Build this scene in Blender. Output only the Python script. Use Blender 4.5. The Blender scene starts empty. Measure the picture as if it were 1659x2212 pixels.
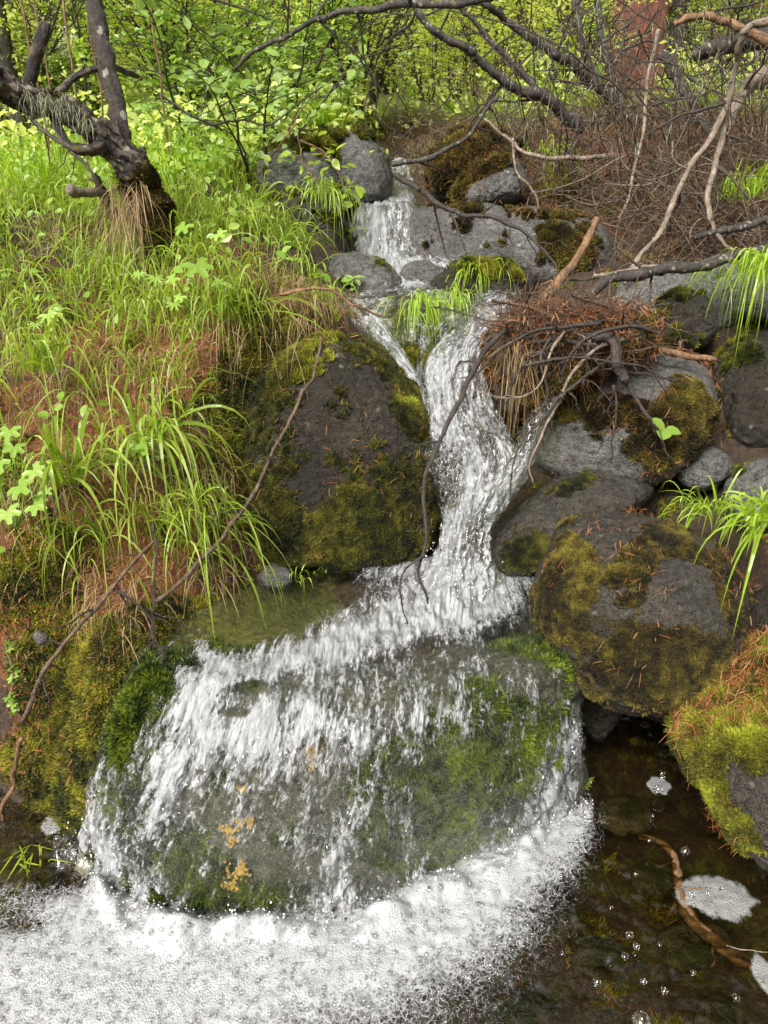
import bpy, math, random
import numpy as np
from mathutils import Vector
R = math.radians
rng = np.random.default_rng(7); random.seed(7)
scn = bpy.context.scene
COL = scn.collection

# ---------------------------------------------------------------- camera, sky, sun, exposure
CAM_H, PITCH = 1.5, R(25.0)
W0, H0, FPX = 1659.0, 2212.0, 1600.0      # the frame in the units used below for placing things
cam = bpy.data.cameras.new('camera'); cam_o = bpy.data.objects.new('camera', cam); COL.objects.link(cam_o)
cam_o.location = (0, 0, CAM_H); cam_o.rotation_euler = (R(90) - PITCH, 0, 0)
cam.sensor_fit = 'VERTICAL'; cam.sensor_height = 36.0; cam.lens = 36.0 * FPX / H0
cam.clip_start = 0.05; cam.clip_end = 400
scn.camera = cam_o
SUN_EL, SUN_AZ = R(47), R(-150)           # azimuth measured like the sky's rotation
world = bpy.data.worlds.new('World'); scn.world = world; world.use_nodes = True
wn = world.node_tree; bg = wn.nodes['Background']
sky = wn.nodes.new('ShaderNodeTexSky'); sky.sky_type = 'NISHITA'; sky.sun_disc = False
sky.sun_elevation = SUN_EL; sky.sun_rotation = SUN_AZ; sky.dust_density = 4.0; sky.air_density = 1.0
hs = wn.nodes.new('ShaderNodeHueSaturation'); hs.inputs['Saturation'].default_value = 0.03
wn.links.new(sky.outputs[0], hs.inputs['Color']); wm = wn.nodes.new('ShaderNodeMix'); wm.data_type = 'RGBA'; wm.blend_type = 'MULTIPLY'; wm.inputs[0].default_value = 1.0; wm.inputs[7].default_value = (1.0, .985, .94, 1)
wn.links.new(hs.outputs[0], wm.inputs[6]); wn.links.new(wm.outputs[2], bg.inputs[0])
bg.inputs[1].default_value = 0.15
sl = bpy.data.lights.new('sun', 'SUN'); sl.energy = 2.4; sl.angle = R(24); sl.color = (1, 0.96, 0.9)
so = bpy.data.objects.new('sun', sl); COL.objects.link(so)
sd = Vector((math.sin(SUN_AZ) * math.cos(SUN_EL), math.cos(SUN_AZ) * math.cos(SUN_EL), math.sin(SUN_EL)))
so.rotation_euler = sd.to_track_quat('Z', 'Y').to_euler(); so.location = (0, 0, 8)
scn.view_settings.view_transform = 'Standard'; scn.view_settings.look = 'None'
scn.view_settings.exposure = 1.04; scn.view_settings.gamma = 1.0
scn.render.engine = 'CYCLES'
scn.cycles.max_bounces = 9; scn.cycles.diffuse_bounces = 5; scn.cycles.glossy_bounces = 3
scn.cycles.transmission_bounces = 4; scn.cycles.transparent_max_bounces = 12
scn.cycles.caustics_reflective = False; scn.cycles.caustics_refractive = False
scn.cycles.use_denoising = True
try: scn.cycles.denoising_input_passes = 'RGB_ALBEDO_NORMAL'
except Exception: pass

# ---------------------------------------------------------------- pixel <-> world
cp, sp_ = math.cos(PITCH), math.sin(PITCH)
def ray(u, v):
    a = (np.asarray(u, float) - W0/2)/FPX; b = -(np.asarray(v, float) - H0/2)/FPX
    return np.stack([a, b*sp_ + cp, b*cp - sp_], -1)
def P(u, v, y):
    d = ray(u, v); t = np.asarray(y, float)/d[..., 1]
    return d*t[..., None] + np.array([0, 0, CAM_H])
def Z(u, v, z):
    d = ray(u, v); t = (z - CAM_H)/d[2]
    return d*t + np.array([0, 0, CAM_H])
def proj(p):
    x, y, z = p[..., 0], p[..., 1], p[..., 2] - CAM_H
    f = y*cp - z*sp_; up = y*sp_ + z*cp
    f = np.where(f < 0.05, 0.05, f)
    return W0/2 + FPX*x/f, H0/2 - FPX*up/f
def pip(poly, u, v):
    poly = np.asarray(poly, float); inside = np.zeros(np.shape(u), bool); j = len(poly) - 1
    for i in range(len(poly)):
        xi, yi = poly[i]; xj, yj = poly[j]
        c = ((yi > v) != (yj > v)) & (u < (xj - xi)*(v - yi)/(yj - yi + 1e-9) + xi)
        inside ^= c; j = i
    return inside
def blobs(u, v, L):
    """sum of soft ellipses (u, v, ru, rv, angle, amount)"""
    s = np.zeros(np.shape(u))
    for (bu, bv, ru, rv, an, am) in L:
        c, q = math.cos(R(an)), math.sin(R(an)); du, dv = u - bu, v - bv
        s = s + am*np.exp(-(((du*c + dv*q)/ru)**2 + ((-du*q + dv*c)/rv)**2))
    return s

# ---------------------------------------------------------------- noise
def _h(i, j, k, s):
    n = (i*374761393 + j*668265263 + k*2147483647 + s*1274126177) & 0xffffffff
    n = ((n ^ (n >> 13))*1274126177) & 0xffffffff
    n = ((n ^ (n >> 16))*2246822519) & 0xffffffff
    return ((n ^ (n >> 15)) & 0xffffff)/float(0xffffff)*2 - 1
def vn(p, s=0):
    i = np.floor(p).astype(np.int64); f = p - i; f = f*f*f*(f*(f*6 - 15) + 10)
    r = 0
    for a in (0, 1):
        for b in (0, 1):
            for c in (0, 1):
                w = (f[..., 0] if a else 1-f[..., 0])*(f[..., 1] if b else 1-f[..., 1])*(f[..., 2] if c else 1-f[..., 2])
                r = r + w*_h(i[..., 0]+a, i[..., 1]+b, i[..., 2]+c, s)
    return r
def fbm(p, sc=1.0, octv=4, s=0, g=0.5):
    r = 0; a = 1; q = np.asarray(p, float)*sc
    for o in range(octv):
        r = r + a*vn(q + 17.3*o, s + o); q = q*2.03; a *= g
    return r
def ridged(p, sc=1.0, octv=4, s=0):
    r = 0; a = 1; q = np.asarray(p, float)*sc
    for o in range(octv):
        r = r + a*(1 - 2*np.abs(vn(q + 9.1*o, s + o))); q = q*2.1; a *= .5
    return r

# ---------------------------------------------------------------- meshes
def nrm(a): return a/(np.linalg.norm(a, axis=-1, keepdims=True) + 1e-12)
def mesh(name, V, F, mat=None, smooth=True, attrs=None, parent=None, loc=None, uv=None):
    V = np.asarray(V, float).reshape(-1, 3); Fs = F if isinstance(F, list) else [F]
    loc = np.zeros(3) if loc is None else np.asarray(loc, float)
    off = loc if parent is None else np.array(parent['_loc'])
    me = bpy.data.meshes.new(name)
    me.vertices.add(len(V)); me.vertices.foreach_set('co', (V - off).astype(np.float32).ravel())
    nl = sum(f.size for f in Fs); me.loops.add(nl)
    me.loops.foreach_set('vertex_index', np.concatenate([f.ravel() for f in Fs]).astype(np.int32))
    tot = np.concatenate([np.full(len(f), f.shape[1]) for f in Fs]); st = np.concatenate([[0], np.cumsum(tot)[:-1]])
    me.polygons.add(len(tot)); me.polygons.foreach_set('loop_start', st.astype(np.int32))
    try: me.polygons.foreach_set('loop_total', tot.astype(np.int32))
    except Exception: pass
    me.polygons.foreach_set('use_smooth', np.full(len(tot), smooth))
    for k, a in (attrs or {}).items():
        at = me.attributes.new(k, 'FLOAT', 'POINT'); at.data.foreach_set('value', np.asarray(a, np.float32).ravel())
    if uv is not None:
        at = me.attributes.new('flow', 'FLOAT_VECTOR', 'POINT')
        at.data.foreach_set('vector', np.concatenate([uv, np.zeros((len(uv), 1))], 1).astype(np.float32).ravel())
    me.update(calc_edges=True)
    if mat: me.materials.append(mat)
    o = bpy.data.objects.new(name, me); COL.objects.link(o)
    if parent is None: o.location = loc; o['_loc'] = list(map(float, loc))
    else: o.parent = parent; o['_loc'] = list(map(float, off))
    return o
def empty(name, loc):
    o = bpy.data.objects.new(name, None); COL.objects.link(o); o.location = loc; o['_loc'] = list(map(float, loc))
    o.empty_display_size = 0.05
    return o
def tag(o, label=None, cat=None, group=None, kind=None):
    if label: o['label'] = label
    if cat: o['category'] = cat
    if group: o['group'] = group
    if kind: o['kind'] = kind
    return o
def grid_faces(n, m, wrap=False):
    i, j = np.meshgrid(np.arange(n-1), np.arange(m if wrap else m-1), indexing='ij')
    j2 = (j+1) % m
    return np.stack([i*m+j, i*m+j2, (i+1)*m+j2, (i+1)*m+j], -1).reshape(-1, 4)
def join(parts):
    """[(V,F(quads/tris),attr dict)] -> one"""
    V = []; F = {}; o = 0; A = {}
    for p in parts:
        v, f = p[0], p[1]; V.append(v)
        for ff in (f if isinstance(f, list) else [f]): F.setdefault(ff.shape[1], []).append(ff + o)
        for k, a in (p[2] if len(p) > 2 else {}).items(): A.setdefault(k, []).append(a)
        o += len(v)
    return np.concatenate(V), [np.concatenate(F[k]) for k in F], {k: np.concatenate(a) for k, a in A.items()}
def stamp(T, F, pos, X, Y, Zx, sc):
    """copies of a small template written into one mesh"""
    sc = np.asarray(sc, float); sc = sc[:, None] if sc.ndim == 1 else sc
    sc = np.broadcast_to(sc, (len(pos), 3)) if sc.shape[1] == 3 else np.repeat(sc, 3, 1)
    V = pos[:, None, :] + T[None, :, 0, None]*(X*sc[:, :1])[:, None] + T[None, :, 1, None]*(Y*sc[:, 1:2])[:, None] + T[None, :, 2, None]*(Zx*sc[:, 2:3])[:, None]
    n, m = len(pos), len(T)
    Fs = [(f[None] + (np.arange(n)*m)[:, None, None]).reshape(-1, f.shape[1]) for f in (F if isinstance(F, list) else [F])]
    return V.reshape(-1, 3), Fs
def frame(Zd, spin=None):
    Zd = nrm(Zd); r = rng.normal(size=Zd.shape) if spin is None else spin
    X = nrm(np.cross(r, Zd)); return X, np.cross(Zd, X), Zd
def ribbons(B, D, L, Wd, bend, K=5, rnd=None, gdir=(0, 0, -1), taper=1.0, fold=0.0):
    """arching blades: base B, direction D, length L, width Wd, bend amount"""
    n = len(B); t = np.linspace(0, 1, K+1)[None, :, None]
    D = nrm(D); L = np.broadcast_to(L, n)[:, None, None]; bend = np.broadcast_to(bend, n)[:, None, None]
    C = B[:, None] + L*(D[:, None]*(t - 0.25*np.minimum(bend, 1.5)*t**3) + np.array(gdir)*bend*t**2*0.62)
    T = nrm(np.gradient(C, axis=1)); side = nrm(np.cross(D + rng.normal(size=D.shape)*0.35, np.array([0, 0, 1.0])) + rng.normal(size=D.shape)*.25)
    side = nrm(side[:, None] - T*(side[:, None]*T).sum(-1, keepdims=True))
    w = np.broadcast_to(Wd, n)[:, None, None]*0.5*(1 - t**2.2*taper)*(0.55 + 0.9*np.minimum(t*3, 1)*0.5)
    V = np.stack([C - side*w, C + side*w], 2).reshape(-1, 3)
    k = np.arange(K)*2; f0 = np.stack([k, k+1, k+3, k+2], -1)
    F = (f0[None] + (np.arange(n)*(K+1)*2)[:, None, None]).reshape(-1, 4)
    rv = rng.random(n) if rnd is None else rnd
    return V, F, {'rnd': np.repeat(rv, (K+1)*2), 'tt': np.tile(np.repeat(np.linspace(0, 1, K+1), 2), n)}
def tubes(C, Rr, S=5, cap=True):
    """C (N,K,3) centre lines, Rr (N,K) radii"""
    N, K, _ = C.shape; T = nrm(np.gradient(C, axis=1))
    ref = np.where(np.abs(T.mean(1, keepdims=True)[..., 2:3]) > .8, np.array([1., 0, 0]), np.array([0, 0, 1.]))
    X = nrm(np.cross(ref, T)); Y = np.cross(T, X); a = np.arange(S)/S*2*np.pi
    V = C[:, :, None] + (X[:, :, None]*np.cos(a)[None, None, :, None] + Y[:, :, None]*np.sin(a)[None, None, :, None])*Rr[:, :, None, None]
    V = V.reshape(-1, 3); i, j = np.meshgrid(np.arange(K-1), np.arange(S), indexing='ij'); j2 = (j+1) % S
    f0 = np.stack([i*S+j, i*S+j2, (i+1)*S+j2, (i+1)*S+j], -1).reshape(-1, 4)
    F = (f0[None] + (np.arange(N)*K*S)[:, None, None]).reshape(-1, 4)
    return V, F
def crom(pts, n):
    """smooth curve through control rows (any trailing shape)"""
    p = np.asarray(pts, float); m = len(p)
    q = np.concatenate([[2*p[0]-p[1]], p, [2*p[-1]-p[-2]]])
    s = np.linspace(0, m-1, n); i = np.minimum(s.astype(int), m-2); f = (s - i).reshape((-1,)+(1,)*(p.ndim-1))
    a, b, c, d = q[i], q[i+1], q[i+2], q[i+3]
    return 0.5*(2*b + (c-a)*f + (2*a-5*b+4*c-d)*f*f + (3*b-a-3*c+d)*f**3)
def surf_sample(V, F, n, w=None, seed=0):
    """random points on a mesh -> points, normals, face ids; w = per-face weight"""
    r = np.random.default_rng(seed)
    Q = np.concatenate([f[:, :3] for f in (F if isinstance(F, list) else [F])] + [f[:, [0, 2, 3]] for f in (F if isinstance(F, list) else [F]) if f.shape[1] == 4])
    a, b, c = V[Q[:, 0]], V[Q[:, 1]], V[Q[:, 2]]; N = np.cross(b-a, c-a); A = np.linalg.norm(N, axis=1)
    ww = A.copy()
    if w is not None: ww = ww*w((a+b+c)/3, N/(A[:, None]+1e-12))
    if ww.sum() <= 0: return np.zeros((0, 3)), np.zeros((0, 3))
    k = r.choice(len(Q), n, p=ww/ww.sum()); x, y = r.random(n), r.random(n); f = x + y > 1; x[f] = 1-x[f]; y[f] = 1-y[f]
    return a[k] + (b-a)[k]*x[:, None] + (c-a)[k]*y[:, None], (N/(A[:, None]+1e-12))[k]

# ---------------------------------------------------------------- materials
def newmat(name):
    m = bpy.data.materials.new(name); m.use_nodes = True; nt = m.node_tree; nt.nodes.clear()
    out = nt.nodes.new('ShaderNodeOutputMaterial')
    return m, nt, out
class NB:
    def __init__(s, nt): s.nt = nt
    def n(s, t, **kw):
        d = s.nt.nodes.new('ShaderNode' + t)
        for k, v in kw.items():
            if k.startswith('i_'):
                key = k[2:].replace('_', ' ')
                try: d.inputs[key].default_value = v
                except Exception: d.inputs[int(key)].default_value = v
            else: setattr(d, k, v)
        return d
    def l(s, a, b): s.nt.links.new(a, b)
    def math(s, op, a, b=None, clamp=False):
        d = s.n('Math', operation=op, use_clamp=clamp)
        for i, x in enumerate((a, b)):
            if x is None: continue
            if isinstance(x, (int, float)): d.inputs[i].default_value = x
            else: s.l(x, d.inputs[i])
        return d.outputs[0]
    def noise(s, vec, scale, det=4, rough=.55, dist=0):
        d = s.n('TexNoise'); d.inputs['Scale'].default_value = scale; d.inputs['Detail'].default_value = det
        d.inputs['Roughness'].default_value = rough; d.inputs['Distortion'].default_value = dist
        if vec is not None: s.l(vec, d.inputs['Vector'])
        return d.outputs[0]
    def vor(s, vec, scale, feat='F1', out=0):
        d = s.n('TexVoronoi', feature=feat); d.inputs['Scale'].default_value = scale
        if vec is not None: s.l(vec, d.inputs['Vector'])
        return d.outputs[out]
    def ramp(s, fac, stops, interp='LINEAR'):
        d = s.n('ValToRGB'); e = d.color_ramp.elements; d.color_ramp.interpolation = interp
        while len(e) < len(stops): e.new(.5)
        for i, (p, c) in enumerate(stops): e[i].position = p; e[i].color = (c, c, c, 1) if isinstance(c, (int, float)) else (*c, 1)
        s.l(fac, d.inputs[0]); return d.outputs[0]
    def mix(s, fac, a, b, mode='MIX'):
        d = s.n('Mix', data_type='RGBA', blend_type=mode)
        for i, x in ((0, fac), (6, a), (7, b)):
            if isinstance(x, (int, float)): d.inputs[i].default_value = x if i == 0 else (x, x, x, 1)
            elif isinstance(x, tuple): d.inputs[i].default_value = (*x, 1)
            else: s.l(x, d.inputs[i])
        return d.outputs[2]
    def bump(s, h, st, dist=.01, nrmin=None):
        d = s.n('Bump'); d.inputs['Strength'].default_value = st; d.inputs['Distance'].default_value = dist
        s.l(h, d.inputs['Height'])
        if nrmin is not None: s.l(nrmin, d.inputs['Normal'])
        return d.outputs[0]
    def attr(s, nm, out=2): 
        d = s.n('Attribute', attribute_name=nm); return d.outputs[out]
    def princ(s, **kw):
        d = s.n('BsdfPrincipled')
        for k, v in kw.items():
            key = k.replace('_', ' ')
            if isinstance(v, (int, float)): d.inputs[key].default_value = v
            elif isinstance(v, tuple): d.inputs[key].default_value = (*v, 1)
            else: s.l(v, d.inputs[key])
        return d
def m_rock(name, dark, light, scale=1.0, rough=(.35, .7), lichen=.25, gold=0.0, mossc=((.035, .05, .008), (.12, .10, .02))):
    m, nt, out = newmat(name); b = NB(nt); co = b.n('TexCoord').outputs['Object']
    n1 = b.noise(co, 6*scale, 9, .68, .4); n2 = b.noise(co, 55*scale, 6, .68); n3 = b.noise(co, 300*scale, 3, .6)
    mp = b.n('Mapping'); mp.inputs['Scale'].default_value = (3, 3, 14); mp.inputs['Rotation'].default_value = (.4, .5, .2); b.l(co, mp.inputs[0])
    n4 = b.noise(mp.outputs[0], 4*scale, 5, .6, .4)
    c = b.mix(b.ramp(n1, [(.38, 0), (.62, 1)]), dark, light)
    c = b.mix(.55, c, b.mix(b.ramp(n2, [(.35, 0), (.68, 1)]), dark, tuple(min(1, x*1.25) for x in light)))
    c = b.mix(b.ramp(n4, [(.42, .0), (.5, .35), (.6, 0)]), c, tuple(x*.45 for x in dark))
    c = b.mix(b.ramp(n3, [(.36, .7), (.5, 0)]), c, tuple(x*.4 for x in dark)); c = b.mix(b.ramp(n3, [(.56, 0), (.68, .6)]), c, tuple(min(1, x*1.7 + .02) for x in light))
    wq = b.n('VectorMath', operation='MULTIPLY_ADD'); nq = b.n('TexNoise'); nq.inputs['Scale'].default_value = 5; nq.inputs['Detail'].default_value = 5; b.l(co, nq.inputs[0]); b.l(nq.outputs[1], wq.inputs[0]); wq.inputs[1].default_value = (.25, .25, .25); b.l(co, wq.inputs[2])
    crk = b.ramp(b.vor(wq.outputs[0], 4.5*scale, 'DISTANCE_TO_EDGE'), [(0, 1), (.02, 0)]); crk = b.math('MULTIPLY', crk, b.ramp(n1, [(.5, 0), (.6, 1)])); c = b.mix(b.math('MULTIPLY', crk, .45), c, tuple(x*.3 for x in dark))
    lv = b.math('ADD', b.vor(co, 22*scale), b.math('MULTIPLY', b.noise(co, 60*scale, 3), .35))
    lm = b.math('MULTIPLY', b.ramp(lv, [(.27, 1), (.36, 0)]), b.ramp(b.noise(co, 7*scale, 2), [(.5, 0), (.58, 1)]))
    c = b.mix(b.math('MULTIPLY', lm, lichen), c, (.36, .38, .3))
    if gold:
        gm = b.math('MULTIPLY', b.ramp(b.math('ADD', b.vor(co, 26), b.math('MULTIPLY', n2, .5)), [(.42, 1), (.5, 0)]), b.ramp(b.noise(co, 4.1, 1), [(.62, 0), (.66, 1)]))
        gm = b.math('MULTIPLY', gm, b.attr('gold')); c = b.mix(gm, c, (.62, .36, .03))
    ma = b.math('ADD', b.attr('moss'), b.math('MULTIPLY', b.math('SUBTRACT', b.noise(co, 30, 5, .65), .5), .9))
    mm = b.ramp(ma, [(.42, 0), (.55, 1)])
    mc = b.mix(b.ramp(b.noise(co, 24, 5, .7), [(.35, 0), (.65, 1)]), mossc[0], mossc[1])
    c = b.mix(mm, c, mc)
    rg = b.n('MapRange'); b.l(n2, rg.inputs[0]); rg.inputs[1].default_value = .3; rg.inputs[2].default_value = .7; rg.inputs[3].default_value = rough[0]; rg.inputs[4].default_value = rough[1]
    ro = b.mix(mm, rg.outputs[0], .85)
    h = b.math('ADD', b.math('MULTIPLY', n2, .8), b.math('ADD', b.math('MULTIPLY', n3, .35), b.math('MULTIPLY', b.math('MULTIPLY', mm, b.noise(co, 240, 3)), 1.2)))
    h = b.math('SUBTRACT', b.math('ADD', h, b.math('MULTIPLY', n4, .7)), b.math('MULTIPLY', crk, .35))
    p = b.princ(Base_Color=c, Roughness=ro, Normal=b.bump(h, 1.0, .016), Specular_IOR_Level=.38); b.l(p.outputs[0], out.inputs[0]); return m
def m_rnd(name, stops, rough=.5, trans=0.0, attr='rnd', spec=.5, noise=0):
    """colour picked by the per-piece random attribute"""
    m, nt, out = newmat(name); b = NB(nt); f = b.attr(attr)
    if noise: f = b.math('ADD', f, b.math('MULTIPLY', b.math('SUBTRACT', b.noise(b.n('TexCoord').outputs['Object'], noise, 3), .5), .8))
    c = b.ramp(f, [(i/(len(stops)-1) if len(stops) > 1 else 0, s) for i, s in enumerate(stops)])
    p = b.princ(Base_Color=c, Roughness=rough, Specular_IOR_Level=spec); sh = p.outputs[0]
    if trans:
        t = b.n('BsdfTranslucent'); b.l(b.mix(1.0, c, (1.5, 1.5, .75), 'MULTIPLY'), t.inputs[0])
        mx = b.n('MixShader'); mx.inputs[0].default_value = trans; b.l(sh, mx.inputs[1]); b.l(t.outputs[0], mx.inputs[2]); sh = mx.outputs[0]
    b.l(sh, out.inputs[0]); return m
def m_bark(name, dark, light, patch=None, scale=1.0, rough=.6, moss=False, stretch=(1, 1, .25)):
    m, nt, out = newmat(name); b = NB(nt); co = b.n('TexCoord').outputs['Object']
    mp = b.n('Mapping'); mp.inputs['Scale'].default_value = stretch; b.l(co, mp.inputs[0])
    n1 = b.noise(mp.outputs[0], 45*scale, 7, .7, .8); n2 = b.noise(co, 12*scale, 3)
    c = b.mix(b.ramp(b.math('ADD', n1, b.attr('crev')), [(.35, 0), (.65, 1)]), dark, light)
    c = b.mix(b.ramp(n2, [(.4, .5), (.6, 0)]), c, tuple(x*.6 for x in dark))
    if patch:
        pm = b.ramp(b.math('ADD', b.vor(co, 20*scale), b.math('MULTIPLY', b.noise(co, 50*scale, 4), .6)), [(.5, 1), (.58, 0)])
        c = b.mix(b.math('MULTIPLY', pm, .8), c, patch)
    if moss:
        mm = b.ramp(b.math('ADD', b.attr('moss'), b.math('MULTIPLY', b.math('SUBTRACT', b.noise(co, 40, 4), .5), 1.0)), [(.45, 0), (.6, 1)])
        c = b.mix(mm, c, b.mix(b.noise(co, 60, 3), (.04, .05, .01), (.2, .15, .03)))
    v = b.noise(co, 150*scale, 4, .7)
    p = b.princ(Base_Color=c, Roughness=rough, Normal=b.bump(b.math('ADD', n1, b.math('MULTIPLY', v, .5)), 1.0, .012/scale))
    b.l(p.outputs[0], out.inputs[0]); return m
def m_water(name, kind, tint=(.75, .8, .62), foamc=(.49, .497, .51), fs=1.0, al=(20, 60), refl=.8):
    """clear film that lets the bed show, with white aerated water where the 'foam' attribute and the streaks say so"""
    m, nt, out = newmat(name); b = NB(nt); co = b.n('TexCoord').outputs['Object']
    if kind == 'fall':
        fl = b.attr('flow', 1)
        m1 = b.n('Mapping'); m1.inputs['Scale'].default_value = (72*fs, al[0]*fs, 1); b.l(fl, m1.inputs[0])
        m2 = b.n('Mapping'); m2.inputs['Scale'].default_value = (190*fs, al[1]*fs, 1); b.l(fl, m2.inputs[0])
        s1 = b.noise(m1.outputs[0], 1, 5, .6, .6); s2 = b.noise(m2.outputs[0], 1, 4, .65, .8)
        s3 = b.noise(co, 9, 2)
    else:
        s1 = b.noise(co, 60*fs, 4, .65, 1.0)
        wv = b.n('VectorMath', operation='MULTIPLY_ADD'); nz = b.n('TexNoise'); nz.inputs['Scale'].default_value = 30; b.l(co, nz.inputs[0]); b.l(nz.outputs[1], wv.inputs[0]); wv.inputs[1].default_value = (.035, .035, .035); b.l(co, wv.inputs[2])
        s2 = b.math('ADD', b.math('MULTIPLY', b.ramp(b.vor(wv.outputs[0], 62*fs, 'DISTANCE_TO_EDGE'), [(0, 1), (.10, .45), (.35, 0)]), .55), b.math('MULTIPLY', b.ramp(b.vor(wv.outputs[0], 150*fs, 'DISTANCE_TO_EDGE'), [(0, 1), (.12, .4), (.4, 0)]), .75)); s3 = b.noise(co, 12, 1)
    k = b.math('ADD', b.math('MULTIPLY', s1, 1.0), b.math('MULTIPLY', s2, 1.5 if kind == 'fall' else .9))
    k = b.math('ADD', k, b.math('MULTIPLY', s3, .3 if kind != 'fall' else .0))          # about 1.1 on average
    fo = b.math('ADD', b.math('MULTIPLY', b.math('SUBTRACT', k, 1.25 if kind == 'fall' else 1.1), 2.7 if kind == 'fall' else 1.15), b.math('MULTIPLY', b.math('SUBTRACT', b.attr('foam'), .5), 2.6 if kind == 'fall' else 1.9))
    fo = b.math('MULTIPLY', b.math('ADD', fo, .5, True), .95)
    if kind == 'fall':
        h = b.math('ADD', b.math('MULTIPLY', s1, 1.0), b.math('MULTIPLY', s2, .55)); nb = b.bump(h, 1.0, .012)
    else:
        bub = b.math('MULTIPLY', b.ramp(b.vor(co, 210*fs), [(0, 1), (.55, 0)]), b.math('MULTIPLY', b.attr('foam'), .9))
        h = b.math('ADD', b.math('MULTIPLY', s1, .18), b.math('ADD', b.math('MULTIPLY', s2, .25), bub)); nb = b.bump(h, .8, .008)
    ng = nb if kind == 'fall' else b.bump(s1, .25, .004)
    fr = b.n('Fresnel'); fr.inputs['IOR'].default_value = 1.33; b.l(ng, fr.inputs['Normal'])
    gl = b.n('BsdfGlossy'); gl.inputs['Roughness'].default_value = .08 if kind == 'fall' else .02; b.l(ng, gl.inputs['Normal']); gl.inputs['Color'].default_value = (1, 1, 1, 1)
    tr = b.n('BsdfTransparent'); tr.inputs[0].default_value = (*tint, 1)
    mx = b.n('MixShader'); b.l(b.math('MULTIPLY', fr.outputs[0], refl, True), mx.inputs[0]); b.l(tr.outputs[0], mx.inputs[1]); b.l(gl.outputs[0], mx.inputs[2])
    if kind != 'fall':
        vb_ = b.vor(co, 210*fs); foamc = b.mix(b.ramp(vb_, [(.0, 1), (.16, .45), (.34, .7), (.5, 1)]), tuple(x*.82 for x in foamc), tuple(min(1, x*1.0) for x in foamc))
    nf = nb if kind == 'fall' else b.bump(h, .45, .004)
    if kind == 'fall': foamc = b.mix(b.ramp(s1, [(.36, 0), (.62, 1)]), tuple(x*.55 for x in foamc), tuple(min(1, x*1.12) for x in foamc))
    pf = b.princ(Base_Color=foamc, Roughness=.22 if kind == 'fall' else .35, Normal=nf, Specular_IOR_Level=.8)
    tl = b.n('BsdfTranslucent'); tl.inputs[0].default_value = (.6, .62, .64, 1)
    pm = b.n('MixShader'); pm.inputs[0].default_value = .2; b.l(pf.outputs[0], pm.inputs[1]); b.l(tl.outputs[0], pm.inputs[2])
    mm = b.n('MixShader'); b.l(fo, mm.inputs[0]); b.l(mx.outputs[0], mm.inputs[1]); b.l(pm.outputs[0], mm.inputs[2])
    if kind == 'fall':
        cl_ = b.n('BsdfTransparent'); fi = b.math('MULTIPLY', b.math('ADD', b.math('SUBTRACT', b.attr('film'), .5), b.math('MULTIPLY', b.math('SUBTRACT', k, 1.1), 1.6)), 5.0)
        fm = b.n('MixShader'); b.l(b.math('ADD', fi, .5, True), fm.inputs[0]); b.l(cl_.outputs[0], fm.inputs[1]); b.l(mm.outputs[0], fm.inputs[2]); b.l(fm.outputs[0], out.inputs[0]); return m
    b.l(mm.outputs[0], out.inputs[0]); return m
def m_ground():
    m, nt, out = newmat('forest_floor'); b = NB(nt); co = b.n('TexCoord').outputs['Object']
    n1 = b.noise(co, 9, 6, .65); n2 = b.noise(co, 60, 5, .65); n3 = b.noise(co, 220, 3)
    soil = b.mix(b.ramp(n2, [(.35, 0), (.65, 1)]), (.022, .016, .01), (.085, .05, .028))
    ned = b.mix(b.ramp(n2, [(.3, 0), (.6, 1)]), (.055, .024, .01), (.25, .095, .033))
    c = b.mix(b.ramp(b.math('ADD', b.math('MULTIPLY', b.attr('needle'), .8), b.math('MULTIPLY', b.math('SUBTRACT', n1, .5), 2.2)), [(.3, 0), (.6, 1)]), soil, ned)
    mo = b.mix(b.ramp(n2, [(.35, 0), (.65, 1)]), (.035, .045, .008), (.16, .15, .025))
    c = b.mix(b.ramp(b.math('ADD', b.attr('moss'), b.math('SUBTRACT', b.noise(co, 14, 5), .5)), [(.4, 0), (.58, 1)]), c, mo)
    c = b.mix(b.ramp(b.attr('green'), [(.3, 0), (.8, .85)]), c, b.mix(n1, (.09, .13, .015), (.2, .27, .04)))
    p = b.princ(Base_Color=c, Roughness=.85, Normal=b.bump(b.math('ADD', n2, b.math('MULTIPLY', n3, .5)), 1.0, .02))
    b.l(p.outputs[0], out.inputs[0]); return m

M = {}
M['ground'] = m_ground()
M['bed'] = m_rock('stream_bed_stone', (.035, .032, .02), (.19, .16, .10), 1.2, (.3, .6), .2, mossc=((.02, .03, .006), (.06, .07, .012)))
M['rock_dark'] = m_rock('wet_dark_rock', (.010, .008, .0055), (.055, .045, .032), 1.0, (.14, .5), .4, mossc=((.018, .026, .006), (.09, .07, .018)))
M['rock_grey'] = m_rock('pale_grey_rock', (.033, .032, .029), (.225, .22, .205), 1.0, (.16, .5), .7, mossc=((.05, .05, .012), (.17, .13, .03)))
M['rock_round'] = m_rock('brown_mossy_rock', (.012, .0105, .0085), (.098, .086, .068), 1.0, (.16, .5), .3, mossc=((.035, .035, .008), (.16, .12, .02)))
M['rock_green'] = m_rock('submerged_mossy_rock', (.02, .021, .014), (.15, .145, .11), 1.0, (.3, .6), .5, gold=1.0, mossc=((.016, .028, .003), (.10, .14, .01)))
M['moss'] = m_rnd('moss', [(.02, .028, .005), (.07, .075, .008), (.2, .2, .015), (.36, .33, .03)], .8, .25)
M['moss_brown'] = m_rnd('moss_olive', [(.016, .012, .004), (.05, .038, .008), (.125, .095, .014), (.22, .18, .028)], .8, .2)
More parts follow.
